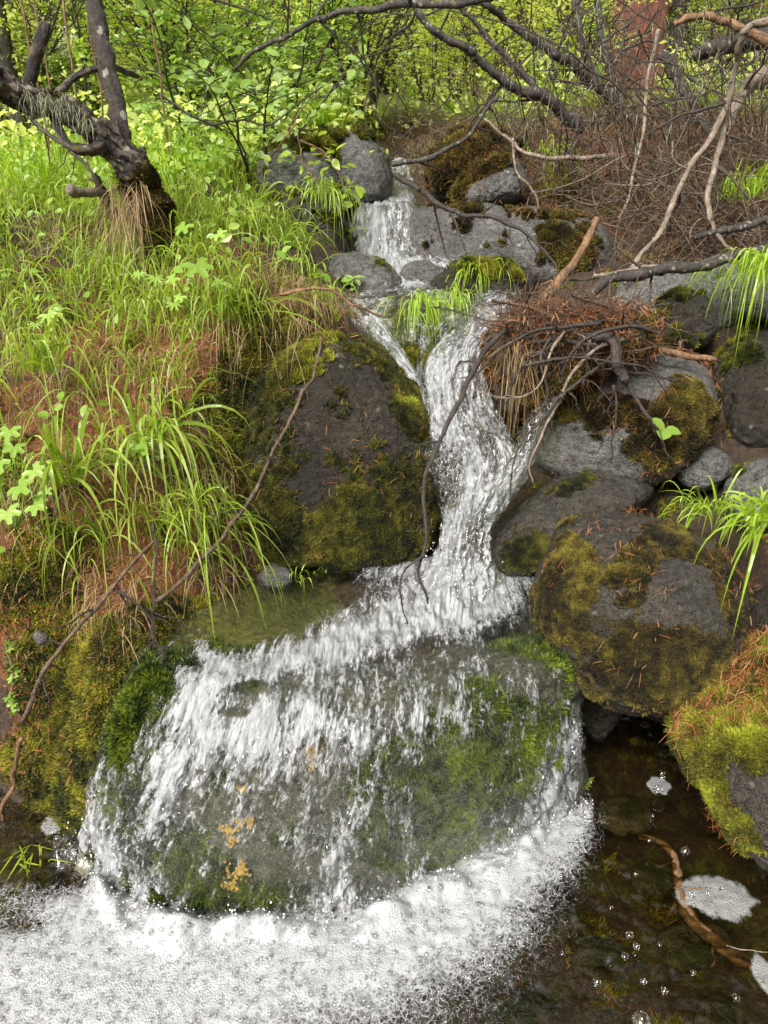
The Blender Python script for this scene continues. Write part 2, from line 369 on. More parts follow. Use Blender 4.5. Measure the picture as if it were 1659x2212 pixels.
M['moss_wet'] = m_rnd('moss_wet', [(.012, .022, .003), (.035, .055, .005), (.1, .14, .01), (.2, .24, .02)], .5, .2)
M['moss_deep'] = m_rnd('moss_deep', [(.012, .014, .004), (.04, .043, .007), (.095, .095, .012), (.2, .18, .025)], .8, .2)
M['moss_bright'] = m_rnd('moss_bright', [(.04, .035, .006), (.11, .10, .01), (.26, .27, .02), (.42, .46, .035)], .8, .3)
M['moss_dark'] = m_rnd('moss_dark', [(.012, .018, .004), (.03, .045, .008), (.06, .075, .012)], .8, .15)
M['needle'] = m_rnd('larch_needles', [(.10, .028, .009), (.26, .082, .022), (.42, .15, .045), (.5, .27, .11)], .5, .15)
M['grass'] = m_rnd('grass', [(.12, .17, .02), (.21, .29, .03), (.28, .40, .05), (.39, .51, .09), (.48, .45, .16)], .38, .45)
M['grass_bright'] = m_rnd('grass_bright', [(.2, .31, .025), (.34, .5, .04), (.46, .6, .08)], .3, .45)
M['straw'] = m_rnd('dry_grass', [(.12, .075, .035), (.3, .2, .1), (.5, .38, .2)], .6, .2)
M['leaf'] = m_rnd('leaf', [(.15, .22, .02), (.27, .38, .035), (.40, .53, .06), (.52, .6, .13)], .4, .5)
M['reflect_leaf'] = m_rnd('reflection_leaf', [(.03, .05, .01), (.06, .1, .015)], .6, .15)  # dark leaves of the unseen shell added for reflections
M['leaf_far'] = m_rnd('leaf_far', [(.42, .49, .09), (.56, .64, .15), (.68, .74, .24), (.76, .8, .38)], .5, .55)  # paler copy of the leaf colours, standing in for haze and brighter light
M['leaf_blue'] = m_rnd('leaf_bluish', [(.2, .31, .06), (.3, .44, .11), (.42, .55, .24)], .3, .4)
M['leaf_herb'] = m_rnd('herb_leaf', [(.16, .27, .035), (.26, .41, .06), (.38, .53, .12)], .35, .4)
M['flower'] = m_rnd('blossom', [(.7, .7, .6), (.85, .85, .78)], .5, .3)
M['twig'] = m_bark('twig_bark', (.016, .012, .01), (.095, .07, .055), None, 3, .5)
M['twig_mid'] = m_bark('brown_twig_bark', (.035, .022, .013), (.25, .16, .10), None, 3, .5)
M['twig_pale'] = m_bark('pale_twig_bark', (.1, .075, .055), (.34, .27, .2), None, 3, .6)
M['twig_red'] = m_bark('reddish_stick', (.1, .05, .025), (.36, .2, .1), None, 2, .55)
M['bark'] = m_bark('grey_bark', (.016, .011, .008), (.16, .12, .085), (.34, .32, .27), 1, .55, True)
M['bark_smooth'] = m_bark('smooth_brown_bark', (.026, .019, .014), (.09, .068, .052), (.36, .36, .3), .9, .5, True, (1, 1, 1))
M['bark_red'] = m_bark('red_bark', (.09, .03, .02), (.34, .13, .085), None, .8, .8)
M['bark_dead'] = m_bark('dead_wood', (.012, .01, .009), (.12, .095, .08), (.26, .26, .2), 2, .5)
M['bark_pale'] = m_bark('weathered_wood', (.14, .1, .075), (.42, .33, .25), None, 2, .6)
M['lichen'] = m_rnd('beard_lichen', [(.3, .32, .2), (.5, .52, .36)], .8, .3)
M['water_fall'] = m_water('falling_water', 'fall')
M['water_sheet'] = m_water('water_film', 'fall', (.93, .94, .86), fs=.8, al=(24, 80), refl=.32)
M['water_pool'] = m_water('pool_water', 'pool', (.72, .68, .48), refl=2.2)
def m_simple(name, c, rough=.4, **kw):
    m, nt, out = newmat(name); b = NB(nt); p = b.princ(Base_Color=c, Roughness=rough, **kw); b.l(p.outputs[0], out.inputs[0]); return m
def m_bubble():
    m, nt, out = newmat('bubble_film'); b = NB(nt)
    fr = b.n('LayerWeight'); fr.inputs[0].default_value = .45
    gl = b.n('BsdfGlossy'); gl.inputs['Roughness'].default_value = .04
    tr = b.n('BsdfTransparent'); tr.inputs[0].default_value = (.97, .97, .97, 1)
    mx = b.n('MixShader'); b.l(b.math('MAXIMUM', fr.outputs[1], .1), mx.inputs[0]); b.l(tr.outputs[0], mx.inputs[1]); b.l(gl.outputs[0], mx.inputs[2])
    b.l(mx.outputs[0], out.inputs[0]); return m
M['bubble'] = m_bubble()
M['drop'] = m_simple('white_droplet', (.9, .91, .92), .12, Specular_IOR_Level=1.0)

# ---------------------------------------------------------------- ground
CP = []
def c(u, v, y, dz=0.0): p = P(u, v, y); CP.append((p[0], p[1], p[2] + dz))
def cw(x, y, z): CP.append((x, y, z))
for u in (-500, 0):
    for v, y in ((1720, 1.50), (1400, 1.54), (1200, 1.64), (1000, 1.82), (800, 2.12), (600, 2.6), (450, 3.3), (370, 4.2)): c(u, v, y)
for (u, v, y) in ((110, 1700, 1.42), (140, 1560, 1.44), (170, 1400, 1.54), (200, 1200, 1.68), (200, 1000, 1.86), (200, 800, 2.14), (200, 600, 2.6), (200, 450, 3.2),
                  (318, 1388, 1.505), (262, 1465, 1.425), (222, 1550, 1.375), (188, 1660, 1.345), (170, 1760, 1.335), (300, 1250, 1.64), (330, 1100, 1.79), (350, 900, 1.95), (350, 720, 2.25), (350, 560, 2.7), (400, 400, 3.5),
                  (445, 1312, 1.665), (470, 1180, 1.80), (490, 1000, 1.92), (500, 850, 2.02), (520, 700, 2.22), (520, 560, 2.7), (500, 450, 3.2), (480, 340, 4.2),
                  (590, 1250, 1.81), (600, 1100, 2.05), (600, 850, 2.2), (640, 680, 2.33), (640, 560, 2.75), (620, 480, 3.1), (560, 330, 4.0), (680, 290, 4.4),
                  (700, 620, 2.7), (700, 500, 3.3), (760, 270, 5.2)): c(u, v, y)
for (u, v, y) in ((800, 660, 2.62), (900, 650, 2.7), (1000, 650, 2.72), (900, 600, 3.0), (830, 560, 3.25), (1000, 590, 3.1), (1120, 650, 2.75), (1120, 590, 3.2),
                  (850, 470, 3.65), (850, 420, 4.1), (860, 340, 4.8), (1000, 480, 3.8), (1200, 500, 3.7), (900, 280, 5.5)): c(u, v, y, -.05)
for (u, v, y) in ((1300, 760, 2.55), (1300, 620, 2.85), (1480, 600, 3.0), (1640, 600, 3.0), (1300, 480, 3.55), (1450, 440, 3.7), (1640, 450, 3.5), (1180, 380, 4.1), (1640, 330, 4.1), (1400, 300, 4.4),
                  (1200, 280, 4.8), (1000, 260, 5.6), (1640, 250, 4.9), (1450, 800, 2.5), (1640, 800, 2.5), (1640, 950, 2.25), (1480, 1000, 2.2), (1640, 1090, 2.0), (1400, 1080, 2.12), (1620, 1250, 1.85),
                  (2000, 1100, 2.0), (2000, 800, 2.4), (2000, 500, 3.3)): c(u, v, y)
for q in ((-1.3, .3, -.2), (0, .3, -.2), (1.0, .3, -.2), (-.9, .8, -.2), (-.3, .9, -.2), (.3, .9, -.2), (.8, .9, -.2), (1.05, 1.3, -.15), (-.75, 1.25, -.15), (-.6, 1.38, -.12), (-.3, 1.2, -.15), (.2, 1.25, -.1), (.55, 1.2, -.2),
          (.55, 1.5, -.2), (.8, 1.5, -.2), (.5, 1.75, -.15), (.85, 1.75, -.12), (.35, 1.8, -.05), (.45, 1.95, .4), (.75, 1.95, .4), (1.15, 1.7, .25), (1.35, 1.35, .1), (1.6, .8, .0), (-1.6, .8, .0), (-1.7, 1.3, .25),
          (-.3, 1.5, .36), (0, 1.5, .36), (.25, 1.5, .3), (-.2, 1.75, .36), (.1, 1.8, .36), (.25, 1.75, .34), (.1, 2.05, .42), (.3, 2.1, .5), (.15, 2.25, .8), (.0, 2.3, .9), (.3, 2.35, .85)): cw(*q)
for (x, y, z) in ((-6, 8, 2.0), (-2, 8, 2.05), (2, 8, 2.05), (6, 8, 2.1), (-12, 20, 2.9), (0, 20, 2.8), (12, 20, 3.0), (-30, 50, 5.5), (0, 50, 5), (30, 50, 5.5), (-4, 4, 1.5), (4.5, 4, 1.7), (-5, 1, .9), (5, 1, .9),
                  (-6, -4, 0), (0, -4, -.6), (6, -4, 0), (0, -30, -4), (-40, -30, -2), (40, -30, -2), (80, 90, 9), (-80, 90, 9), (0, 90, 8), (-1, 5.5, 1.75), (1, 6, 1.9)): cw(x, y, z)
CP = np.array(CP)
def phi(r2): return np.sqrt(r2 + .0036)
_A = phi(((CP[:, None, :2] - CP[None, :, :2])**2).sum(-1)) ; NC = len(CP)
_A[np.arange(NC), np.arange(NC)] += -0.015
_B = np.concatenate([np.ones((NC, 1)), CP[:, :2]], 1)
_w = np.linalg.solve(np.block([[_A, _B], [_B.T, np.zeros((3, 3))]]), np.concatenate([CP[:, 2], np.zeros(3)]))
def Hs(x, y):
    q = np.stack([x, y], -1).reshape(-1, 2); o = np.empty(len(q))
    for i in range(0, len(q), 20000):
        s = q[i:i+20000]; o[i:i+20000] = phi(((s[:, None] - CP[None, :, :2])**2).sum(-1)) @ _w[:NC] + _w[NC] + s @ _w[NC+1:]
    return o.reshape(np.shape(x))
def H(x, y):
    x = np.asarray(x, float); y = np.asarray(y, float); p = np.stack([x, y, 0*x], -1)
    d = np.sqrt(x*x + y*y)
    return Hs(x, y) + fbm(p, 5, 4, 3)*.028 + fbm(p, 1.3, 2, 9)*np.clip((d-3)*.04, 0, .3)
def G(u, v, lift=0.0):
    """point where the view ray meets the ground, lifted"""
    d = ray(u, v); t = np.linspace(.6, 16, 900); q = d*t[:, None] + np.array([0, 0, CAM_H]); h = H(q[:, 0], q[:, 1])
    k = np.argmax(q[:, 2] < h + lift)
    return q[k] if (q[:, 2] < h + lift).any() else q[-1]
def axis(a, b, core0, core1, step, grow):
    v = list(np.arange(core0, core1, step)); s = step
    while v[-1] < b: s *= grow; v.append(v[-1] + s)
    s = step
    while v[0] > a: s *= grow; v.insert(0, v[0] - s)
    return np.array(v)
gx = axis(-90, 90, -1.9, 2.0, .014, 1.07); gy = axis(-40, 110, .7, 3.9, .014, 1.06)
GX, GY = np.meshgrid(gx, gy); GZ = H(GX, GY)
GV = np.stack([GX, GY, GZ], -1).reshape(-1, 3); GF = grid_faces(len(gy), len(gx))
gu, gv = proj(GV); front = GV[:, 1] > .5
NEEDLE = [(60, 1300, 200, 120, 0, .5), (250, 900, 320, 260, 0, .55), (150, 1180, 260, 130, 0, 1.0), (60, 1130, 160, 90, 0, .6), (330, 1290, 120, 60, -30, 1), (250, 730, 180, 70, 0, .7), (420, 640, 180, 60, 20, .8), (650, 680, 110, 50, 20, .9), (420, 500, 120, 60, 30, .8),
          (100, 1580, 60, 60, 0, .8), (480, 1120, 90, 60, 0, .7), (700, 300, 60, 20, 0, .6), (130, 900, 150, 90, 0, .5), (430, 780, 90, 90, 0, .6), (40, 1350, 90, 60, 0, .6), (60, 1480, 70, 60, 0, .7), (60, 1620, 70, 60, 0, .5), (230, 1420, 60, 50, 0, .6),
          (1450, 380, 260, 130, 0, .8), (1620, 300, 120, 60, 0, .9), (1620, 400, 120, 40, 0, .8), (1250, 300, 120, 50, 0, .7)]
MOSSG = [(350, 1340, 130, 35, -15, 1.2), (500, 1310, 90, 30, -15, 1.2), (60, 1240, 110, 60, 0, .9), (150, 1480, 90, 110, 0, .9), (180, 1650, 80, 120, 0, 1.0), (600, 780, 110, 90, 0, 1.1), (500, 930, 60, 140, 0, .8),
         (60, 1060, 120, 40, 0, .7), (40, 1420, 60, 60, 0, .5), (250, 1500, 60, 90, 20, .8), (540, 1340, 220, 60, -10, 1.2), (80, 1660, 70, 70, 0, .6), (1620, 760, 60, 80, 0, .7), (1230, 400, 50, 40, 0, .7)]
def near(p): return np.sqrt(p[..., 0]**2 + p[..., 1]**2)
at_needle = blobs(gu, gv, NEEDLE)*front; at_moss = blobs(gu, gv, MOSSG)*front
at_green = np.clip((near(GV) - 3.0)/2.0, 0, 1)*(1 - np.clip(blobs(gu, gv, [(1400, 380, 330, 130, 0, 1.6), (890, 350, 90, 90, 0, 1.5)]), 0, 1))
bedm = (GZ.reshape(-1) < -.02)
ground = mesh('ground', GV, GF, M['ground'], attrs={'needle': at_needle, 'moss': np.where(bedm, .42, at_moss), 'green': at_green})
tag(ground, kind='structure')
GN = (GV[:, 1] > .7) & (GV[:, 1] < 6) & (np.abs(GV[:, 0]) < 3.2)
_keep = GN[GF].all(1); GFn = GF[_keep]       # the near part, used for scattering

# ---------------------------------------------------------------- small growth scattered over a surface
MT = []; 
for k in range(4):
    a = k*math.pi/2 + .3; q = np.array([[math.cos(a+1.57)*.22, math.sin(a+1.57)*.22, 0], [-math.cos(a+1.57)*.22, -math.sin(a+1.57)*.22, 0], [math.cos(a)*.55, math.sin(a)*.55, 1.0]]); MT.append(q)
MOSS_T = np.concatenate(MT); MOSS_F = np.arange(12).reshape(4, 3)
def moss_mesh(pts, nor, size, seed=0, brnd=None):
    r = np.random.default_rng(seed); n = len(pts)
    d = nrm(nor*1.0 + r.normal(size=(n, 3))*.35 + np.array([0, 0, .35]))
    X, Y, Zd = frame(d, r.normal(size=(n, 3)))
    sz = size*(.6 + .9*r.random(n)); V, F = stamp(MOSS_T, MOSS_F, pts - nor*size*.15, X, Y, Zd, sz)
    base = .45 + .4*fbm(pts, 11, 2, seed) + .4*fbm(pts, 60, 2, seed+1) if brnd is None else brnd
    size = size*(.55 + .9*np.clip(fbm(pts, 34, 2, seed+3)*.8 + .5, 0, 1.2))
    rv = np.clip(base + r.normal(size=n)*.13, 0, 1)
    return V, F, {'rnd': np.repeat(rv, 12)}
def needle_mesh(pts, nor, size, seed=0, flat=.35, width=.0013):
    r = np.random.default_rng(seed); n = len(pts)
    d = r.normal(size=(n, 3)); d = d - nor*(d*nor).sum(1, keepdims=True)*(1-flat); d = nrm(d)
    V, F, A = ribbons(pts + nor*.003, d, size*(.5 + r.random(n)), width*(.7 + .6*r.random(n)), (r.random(n) - .1)*.5, 2, r.random(n), taper=.6)
    return V, F, A
def add_moss(parent, V, F, n, size, wfun, mat='moss', seed=0, name='moss'):
    p, nn = surf_sample(V, F, n, wfun, seed); 
    if len(p) == 0: return None
    v, f, a = moss_mesh(p, nn, size, seed)
    return mesh(name, v, f, M[mat], False, a, parent)

# ---------------------------------------------------------------- rocks: an outline in the photograph given its distance, real size and thickness
CAMP = np.array([0, 0, CAM_H])
ROCKS = {}
def rock(name, label, outline, y, T, seed=1, amp=.05, mat='rock_grey', moss=(), mossup=0.0, skew=.35, e=.72, group=None, nt=150, nph=80, mossn=0, mossz=.008, mossm='moss', facet=.5, attrs=None, cat='rock'):
    o = np.array(outline, float); cu, cv = (o.max(0) + o.min(0))/2
    C = P(cu, cv, y); ax = nrm(C - CAMP); D = np.linalg.norm(C - CAMP)
    rt = nrm(np.cross(ax, [0, 0, 1.])); up = np.cross(rt, ax)
    W = []
    for (a, b) in o:
        d = nrm(ray(a, b)); q = CAMP + d*(D/np.dot(d, ax)) - C; W.append((np.dot(q, rt), np.dot(q, up)))
    W = np.array(W); ang = np.arctan2(W[:, 1], W[:, 0]); rad = np.hypot(W[:, 0], W[:, 1]); k = np.argsort(ang); ang, rad = ang[k], rad[k]
    th = np.linspace(-np.pi, np.pi, nt, endpoint=False)
    Rt = np.interp(th, np.concatenate([ang-2*np.pi, ang, ang+2*np.pi]), np.tile(rad, 3))
    for _ in range(2): Rt = (np.roll(Rt, 1) + 2*Rt + np.roll(Rt, -1))/4
    ph = np.linspace(0.0, np.pi, nph); TH, PH = np.meshgrid(th, ph); s, cc = np.sin(PH), np.cos(PH)
    lat = Rt[None]*np.abs(s)**e; dep = -T*np.sign(cc)*np.abs(cc)**.85
    x, z = lat*np.cos(TH), lat*np.sin(TH)
    V = C + x[..., None]*rt + z[..., None]*up + (dep + skew*z)[..., None]*ax
    V = V.reshape(-1, 3); size = rad.mean()
    Nn = nrm(nrm((V - C)/size)); Q = V - C
    dsp = fbm(Q/size, 1.1, 3, seed)*.55 + ridged(Q/size, 2.0, 3, seed+5)*facet*.35 + fbm(Q/size, 6, 4, seed+9)*.13
    lim = np.abs(s).reshape(-1)**3     # keep the silhouette, work the front harder
    V = V + Nn*(dsp*size*amp*2.2*(1 - .6*lim))[:, None] + Nn*(fbm(V, 45, 3, seed+2)*.004 + np.minimum(ridged(V*np.array([1, 1, 1.8]), 9, 3, seed+4), .6)*.006*(size/.25))[:, None]
    F = grid_faces(nph, nt, True)[:, ::-1]
    VV = V.reshape(nph, nt, 3); VN = nrm(np.cross(np.gradient(VV, axis=1), np.gradient(VV, axis=0))).reshape(-1, 3)
    if (VN*(V - C)).sum() < 0: VN = -VN
    a, b = proj(V)
    m = blobs(a, b, moss) + mossup*np.clip(VN[:, 2]*1.3 - .2, 0, 1) + fbm(V, 9, 3, seed+3)*.28 + fbm(V, 22, 3, seed+6)*.22
    if mossn: V = V + VN*(np.clip((m - .35)*3, 0, 1)*(.35 + .65*np.clip(fbm(V, 26, 3, seed+8) + .4, 0, 1.3))*mossz*1.5)[:, None]
    base = np.array([C[0], C[1], V[:, 2].min()]); 
    A = {'moss': m}
    if attrs: A.update(attrs(V, a, b))
    ob = mesh(name, V, F, M[mat], True, A, loc=base); tag(ob, label, cat, group); ob['_loc_m'] = float(mossz if mossn else 0)
    if mossn:
        def wf(c_, n_):
            u_, v_ = proj(c_); w = blobs(u_, v_, moss) + mossup*np.clip(n_[:, 2]*1.3 - .2, 0, 1) + fbm(c_, 9, 3, seed+3)*.28 + fbm(c_, 22, 3, seed+6)*.22 + fbm(c_, 40, 2, 4)*.2
            return np.clip((w - .42)*4, 0, 1)*(((CAMP - c_)*n_).sum(1) > -.25)
        # faces may wind either way: flip by outward test
        Fo = F if (np.cross(V[F[:, 1]]-V[F[:, 0]], V[F[:, 2]]-V[F[:, 0]])*(V[F[:, 0]]-C)).sum() > 0 else F[:, ::-1]
        add_moss(ob, V, Fo, mossn, mossz, wf, mossm, seed)
    ROCKS[label] = (V, F, C, ob)
    return ob

# ---------------------------------------------------------------- flowing sheets of water
def patch(rows, n, m):
    """control grid rows x cols of points -> dense surface, (n,m,3)"""
    g = crom(np.array(rows), n); g = np.swapaxes(g, 0, 1); g = crom(g, m); return np.swapaxes(g, 0, 1)
def patch_normals(S):
    N = nrm(np.cross(np.gradient(S, axis=1), np.gradient(S, axis=0)))
    s = np.sign((N*(CAMP - S)).sum(-1).mean()); return N*s
def flowuv(S):
    d0 = np.linalg.norm(np.diff(S, axis=0), axis=-1); t = np.concatenate([np.zeros((1, S.shape[1])), np.cumsum(d0, 0)])
    d1 = np.linalg.norm(np.diff(S, axis=1), axis=-1).mean(0); s = np.concatenate([[0], np.cumsum(d1)])
    return np.stack([np.broadcast_to(s, t.shape), np.broadcast_to(t.mean(1, keepdims=True), t.shape)], -1).reshape(-1, 2)
def water_sheet(name, rows, n, m, foam, amp, lift=.012, seed=0, mat='water_fall', edge=.05, sharp=(60, 9), base=.2, fray=0.0, ends=(.02, .04)):
    S = patch(rows, n, m); N = patch_normals(S); fl = flowuv(S); q = np.concatenate([fl*np.array([sharp[0], sharp[1]]), np.zeros((len(fl), 1))], 1)
    st = (fbm(q, 1, 3, seed) + .5*np.abs(fbm(q, 2.3, 2, seed+4))).reshape(n, m)
    P_ = S.reshape(-1, 3); lump = fbm(P_, 16, 3, seed+7).reshape(n, m)
    ee = np.minimum(np.linspace(0, 1, m), np.linspace(1, 0, m))[None, :]; ef = np.clip(ee/edge, 0, 1) if edge > 0 else np.ones((1, m))
    u, v = proj(S); f = base + blobs(u, v, foam)
    endf = np.clip(np.minimum(np.linspace(0, 1, n)/ends[0], np.linspace(1, 0, n)/ends[1]), 0, 1)[:, None]
    a = amp if np.isscalar(amp) else patch(np.array(amp)[..., None], n, m)[..., 0]
    h = lift*ef + (st*a + lump*a*.8)*ef*(.5 + .7*np.clip(f, 0, 1.2))
    V = S + N*h[..., None]; f = f + st*.12 - (1-ef)*.5 + (fbm(np.concatenate([fl*np.array([20, 5.]), np.zeros((len(fl), 1))], 1), 1, 3, seed+11).reshape(n, m)*(.34 if mat == 'water_fall' else .14))
    o = mesh(name, V, grid_faces(n, m), M[mat], True, {'foam': f, 'film': .05 + ef*endf*1.1 + 0*st}, uv=fl); o['kind'] = 'structure'
    return o, V, f, N
big = [[Z(560, 1232, .455), Z(640, 1222, .455), Z(720, 1212, .455), Z(830, 1206, .455), Z(950, 1206, .455), Z(1060, 1212, .455), Z(1150, 1222, .455)],
       [Z(420, 1330, .445), Z(520, 1318, .445), Z(640, 1310, .445), Z(790, 1305, .45), Z(950, 1305, .46), Z(1080, 1305, .45), Z(1185, 1300, .445)],
       [Z(325, 1405, .43), Z(430, 1415, .435), Z(590, 1425, .44), Z(770, 1428, .44), Z(950, 1415, .44), Z(1095, 1398, .44), Z(1215, 1375, .435)],
       [Z(258, 1490, .395), Z(380, 1525, .40), Z(555, 1548, .41), Z(760, 1545, .415), Z(955, 1525, .42), Z(1110, 1480, .425), Z(1240, 1425, .42)],
       [Z(212, 1600, .29), Z(322, 1680, .27), Z(510, 1705, .28), Z(740, 1690, .29), Z(945, 1650, .30), Z(1110, 1595, .31), Z(1262, 1520, .31)],
       [Z(180, 1720, .13), Z(265, 1830, .11), Z(462, 1865, .12), Z(720, 1845, .13), Z(925, 1800, .13), Z(1105, 1735, .14), Z(1272, 1635, .14)],
       [Z(165, 1835, -.05), Z(245, 1965, -.05), Z(430, 2020, -.05), Z(700, 1998, -.05), Z(905, 1935, -.05), Z(1095, 1850, -.05), Z(1268, 1745, -.05)]]
big = np.array(big)
# the boulder beneath it
BR = np.concatenate([big[1:2] + np.array([0, 0, -.05]), big[2:]]).copy(); BR[0, :, 2] -= .03
lft = BR[:, :1] + np.array([.08, .28, -.12]); rgt = BR[:, -1:] + np.array([-.02, .25, -.1])
BR = np.concatenate([lft + np.array([.1, .15, -.3]), lft, BR, rgt, rgt + np.array([-.1, .15, -.3])], 1)
S = patch(BR, 230, 260); N = patch_normals(S); Pf = S.reshape(-1, 3)
S = S - N*.02 + N*(fbm(Pf, 6, 4, 31)*.018 + fbm(Pf, 30, 4, 32)*.006 + ridged(Pf, 10, 3, 33)*.004).reshape(230, 260)[..., None]
VB = S.reshape(-1, 3); ub, vb = proj(VB)
BMOSS = [(960, 1700, 170, 120, -20, .9), (1100, 1560, 110, 60, 0, .8), (1150, 1680, 90, 100, 0, .6), (900, 1840, 130, 60, 0, .6), (400, 1900, 160, 90, 40, .75), (290, 1640, 70, 100, 20, .6), (370, 1560, 40, 80, 20, .5),
         (700, 1950, 220, 50, 0, .55), (620, 1800, 60, 60, 0, .25), (1130, 1400, 90, 50, 0, .8), (560, 1340, 140, 50, -20, .9), (900, 1450, 200, 40, 0, .3), (270, 1760, 60, 70, 0, .5), (520, 1480, 60, 30, 0, .6), (780, 1700, 60, 90, 0, .2), (560, 1400, 100, 40, 0, .5), (330, 1850, 90, 120, 20, .4), (540, 1900, 90, 120, 0, .3), (1000, 1650, 200, 160, 0, .35), (440, 1700, 60, 120, 15, .3), (225, 1560, 70, 160, 0, .9), (310, 1470, 70, 80, 0, .9)]
root = mesh('boulder', VB, grid_faces(230, 260), M['rock_green'], True, {'moss': blobs(ub, vb, BMOSS) + fbm(VB, 9, 3, 5)*.3, 'gold': np.clip(blobs(ub, vb, [(680, 1620, 50, 40, 0, 1.3), (510, 1790, 40, 40, 0, 1.5), (515, 1890, 40, 40, 0, 1.8), (1180, 1540, 40, 60, 0, 1.2), (760, 1770, 40, 30, 0, 1)]), 0, 1)},
            loc=(0, 1.3, -.05))
tag(root, 'large rounded boulder with green moss and yellow lichen under the wide sheet of flowing water', 'rock')
# moss and yellow lichen crusts on it
def wfb(c_, n_):
    u_, v_ = proj(c_); return np.clip((blobs(u_, v_, BMOSS) + fbm(c_, 9, 3, 5)*.3 - .42)*4, 0, 1)
_F = grid_faces(230, 260); _Fo = _F if (np.cross(VB[_F[:, 1]]-VB[_F[:, 0]], VB[_F[:, 2]]-VB[_F[:, 0]]).mean(0)[1] < 0) else _F[:, ::-1]
add_moss(root, VB, _Fo, 46000, .012, wfb, 'moss_wet', 3)
gp = []
for (gu_, gv_, s_) in ((680, 1632, 16), (672, 1618, 9), (505, 1785, 15), (520, 1772, 10), (500, 1808, 10), (540, 1765, 8), (514, 1885, 22), (508, 1905, 14), (522, 1868, 12), (1188, 1562, 7), (1212, 1598, 7), (530, 1700, 6)):
    d_ = np.hypot(ub - gu_, vb - gv_); k = np.argmin(d_); cen = VB[k]; nn = N.reshape(-1, 3)[k]
    a = rng.random(110)*6.28; rr = rng.random(110)**.7*s_/1600*1.9*(1 + .5*np.sin(a*3 + s_)); X, Y, _ = frame(nn[None])
    gp.append(cen + X*(np.cos(a)*rr)[:, None] + Y*(np.sin(a)*rr)[:, None]*1.2 + nn*.014)
gp = np.concatenate(gp); gp = gp[rng.random(len(gp)) < .55]; a7 = np.arange(7)/7*6.28; LT = np.concatenate([[[0, 0, .4]], np.stack([np.cos(a7), np.sin(a7), 0*a7], -1)]); LF = np.array([[0, i+1, (i+1) % 7+1] for i in range(7)])
M['gold'] = m_rnd('yellow_lichen', [(.2, .11, .01), (.34, .2, .02), (.42, .28, .05)], .6)
nb_ = nrm((CAMP - gp) + rng.normal(size=gp.shape)*.5); X, Y, Zd = frame(nb_)
lv, lf = stamp(LT, LF, gp, X, Y, Zd, .0026*(.5 + rng.random(len(gp))))
mesh('lichen', lv, lf, M['gold'], False, {'rnd': np.repeat(rng.random(len(gp)), 8)}, root)

BFOAM = [(985, 1290, 130, 60, -10, 1.0), (880, 1345, 180, 38, -8, .85), (650, 1420, 190, 34, -12, .9), (1010, 1225, 130, 30, 0, .6), (850, 1235, 80, 18, -10, .35), (470, 1440, 60, 22, 50, .8), (430, 1520, 45, 80, 15, .8), (560, 1560, 130, 60, -20, .6), (650, 1620, 220, 60, -10, .3),
         (365, 1660, 34, 110, 18, .7), (340, 1740, 30, 70, 18, .4), (220, 1860, 60, 120, -14, .75), (320, 1960, 90, 60, 30, .7), (560, 2010, 200, 35, 0, .35), (730, 1900, 60, 130, 0, .45), (800, 1960, 60, 60, 0, .5), (600, 1720, 260, 120, 0, .12), (300, 1600, 60, 90, 0, .1),
         (1205, 1660, 42, 110, 25, .75), (1160, 1770, 60, 50, -20, .7), (1080, 1830, 50, 40, 0, .4), (830, 1560, 260, 60, -8, .22), (1000, 1590, 16, 70, 0, .3), (1245, 1560, 22, 60, 0, .5), (880, 1800, 14, 60, 0, .25), (860, 1460, 260, 30, 0, .22), (1180, 1250, 60, 25, 0, .3),
         (560, 1330, 150, 45, -25, -.5), (1140, 1400, 90, 50, 0, -.28), (540, 1492, 34, 11, -5, -.75), (510, 1541, 26, 9, 0, -.7), (1000, 1690, 140, 110, -20, -.24), (480, 1940, 110, 70, 40, -.2), (760, 1290, 60, 20, 0, -.2), (290, 1560, 50, 80, 0, -.15), (700, 1760, 40, 130, 0, -.1), (640, 1880, 100, 50, 0, -.15)]
ampg = [[.002]*7, [.004, .004, .006, .010, .014, .008, .004], [.004, .006, .009, .009, .008, .005, .004], [.007]*7, [.008]*7, [.009]*7, [.013]*7]
ws, WV, wf_, WN = water_sheet('water', big, 420, 470, [(b[0], b[1], b[2], b[3], b[4], b[5]*(.78 if b[5] > 0 else 1.1)) for b in BFOAM], ampg, .008, 11, 'water_sheet', .035, (45, 14), base=.18, ends=(.03, .03))

def fallrows(spec):
    """rows of (v, y, [u...])"""
    return np.array([[P(u, v, y + dy) for u, dy in zip(us, dys)] for (v, y, us, dys) in spec])
z3 = (0.03, 0, 0, .03)
F0 = fallrows([(352, 4.5, (842, 862, 880), (0, 0, 0)), (375, 4.3, (840, 864, 890), (0, 0, 0)), (410, 4.0, (835, 866, 905), (0, 0, 0)), (440, 3.7, (800, 850, 912), (0, 0, 0)), (452, 3.6, (780, 845, 912), (0, 0, 0))])
water_sheet('water', F0, 60, 50, [(860, 370, 20, 30, 0, .3), (850, 440, 50, 12, 0, .3)], .012, .02, 27, 'water_sheet', .15, (40, 16), base=.3)
F1 = fallrows([(448, 3.62, (762, 800, 850, 905), (0, 0, 0, 0)), (458, 3.50, (760, 805, 855, 912), z3), (490, 3.44, (756, 805, 860, 925), z3), (530, 3.38, (750, 805, 860, 935), z3), (570, 3.30, (748, 805, 865, 940), z3), (600, 3.15, (752, 810, 870, 950), z3)])
F1o, F1V, F1f, F1N = water_sheet('waterfall', F1, 120, 150, [(830, 500, 130, 60, 0, .4), (790, 520, 50, 70, 0, .2), (925, 500, 25, 60, 0, -.25), (845, 515, 12, 18, 0, -.35)], .012, .02, 21, sharp=(55, 12), base=.25, edge=.15)
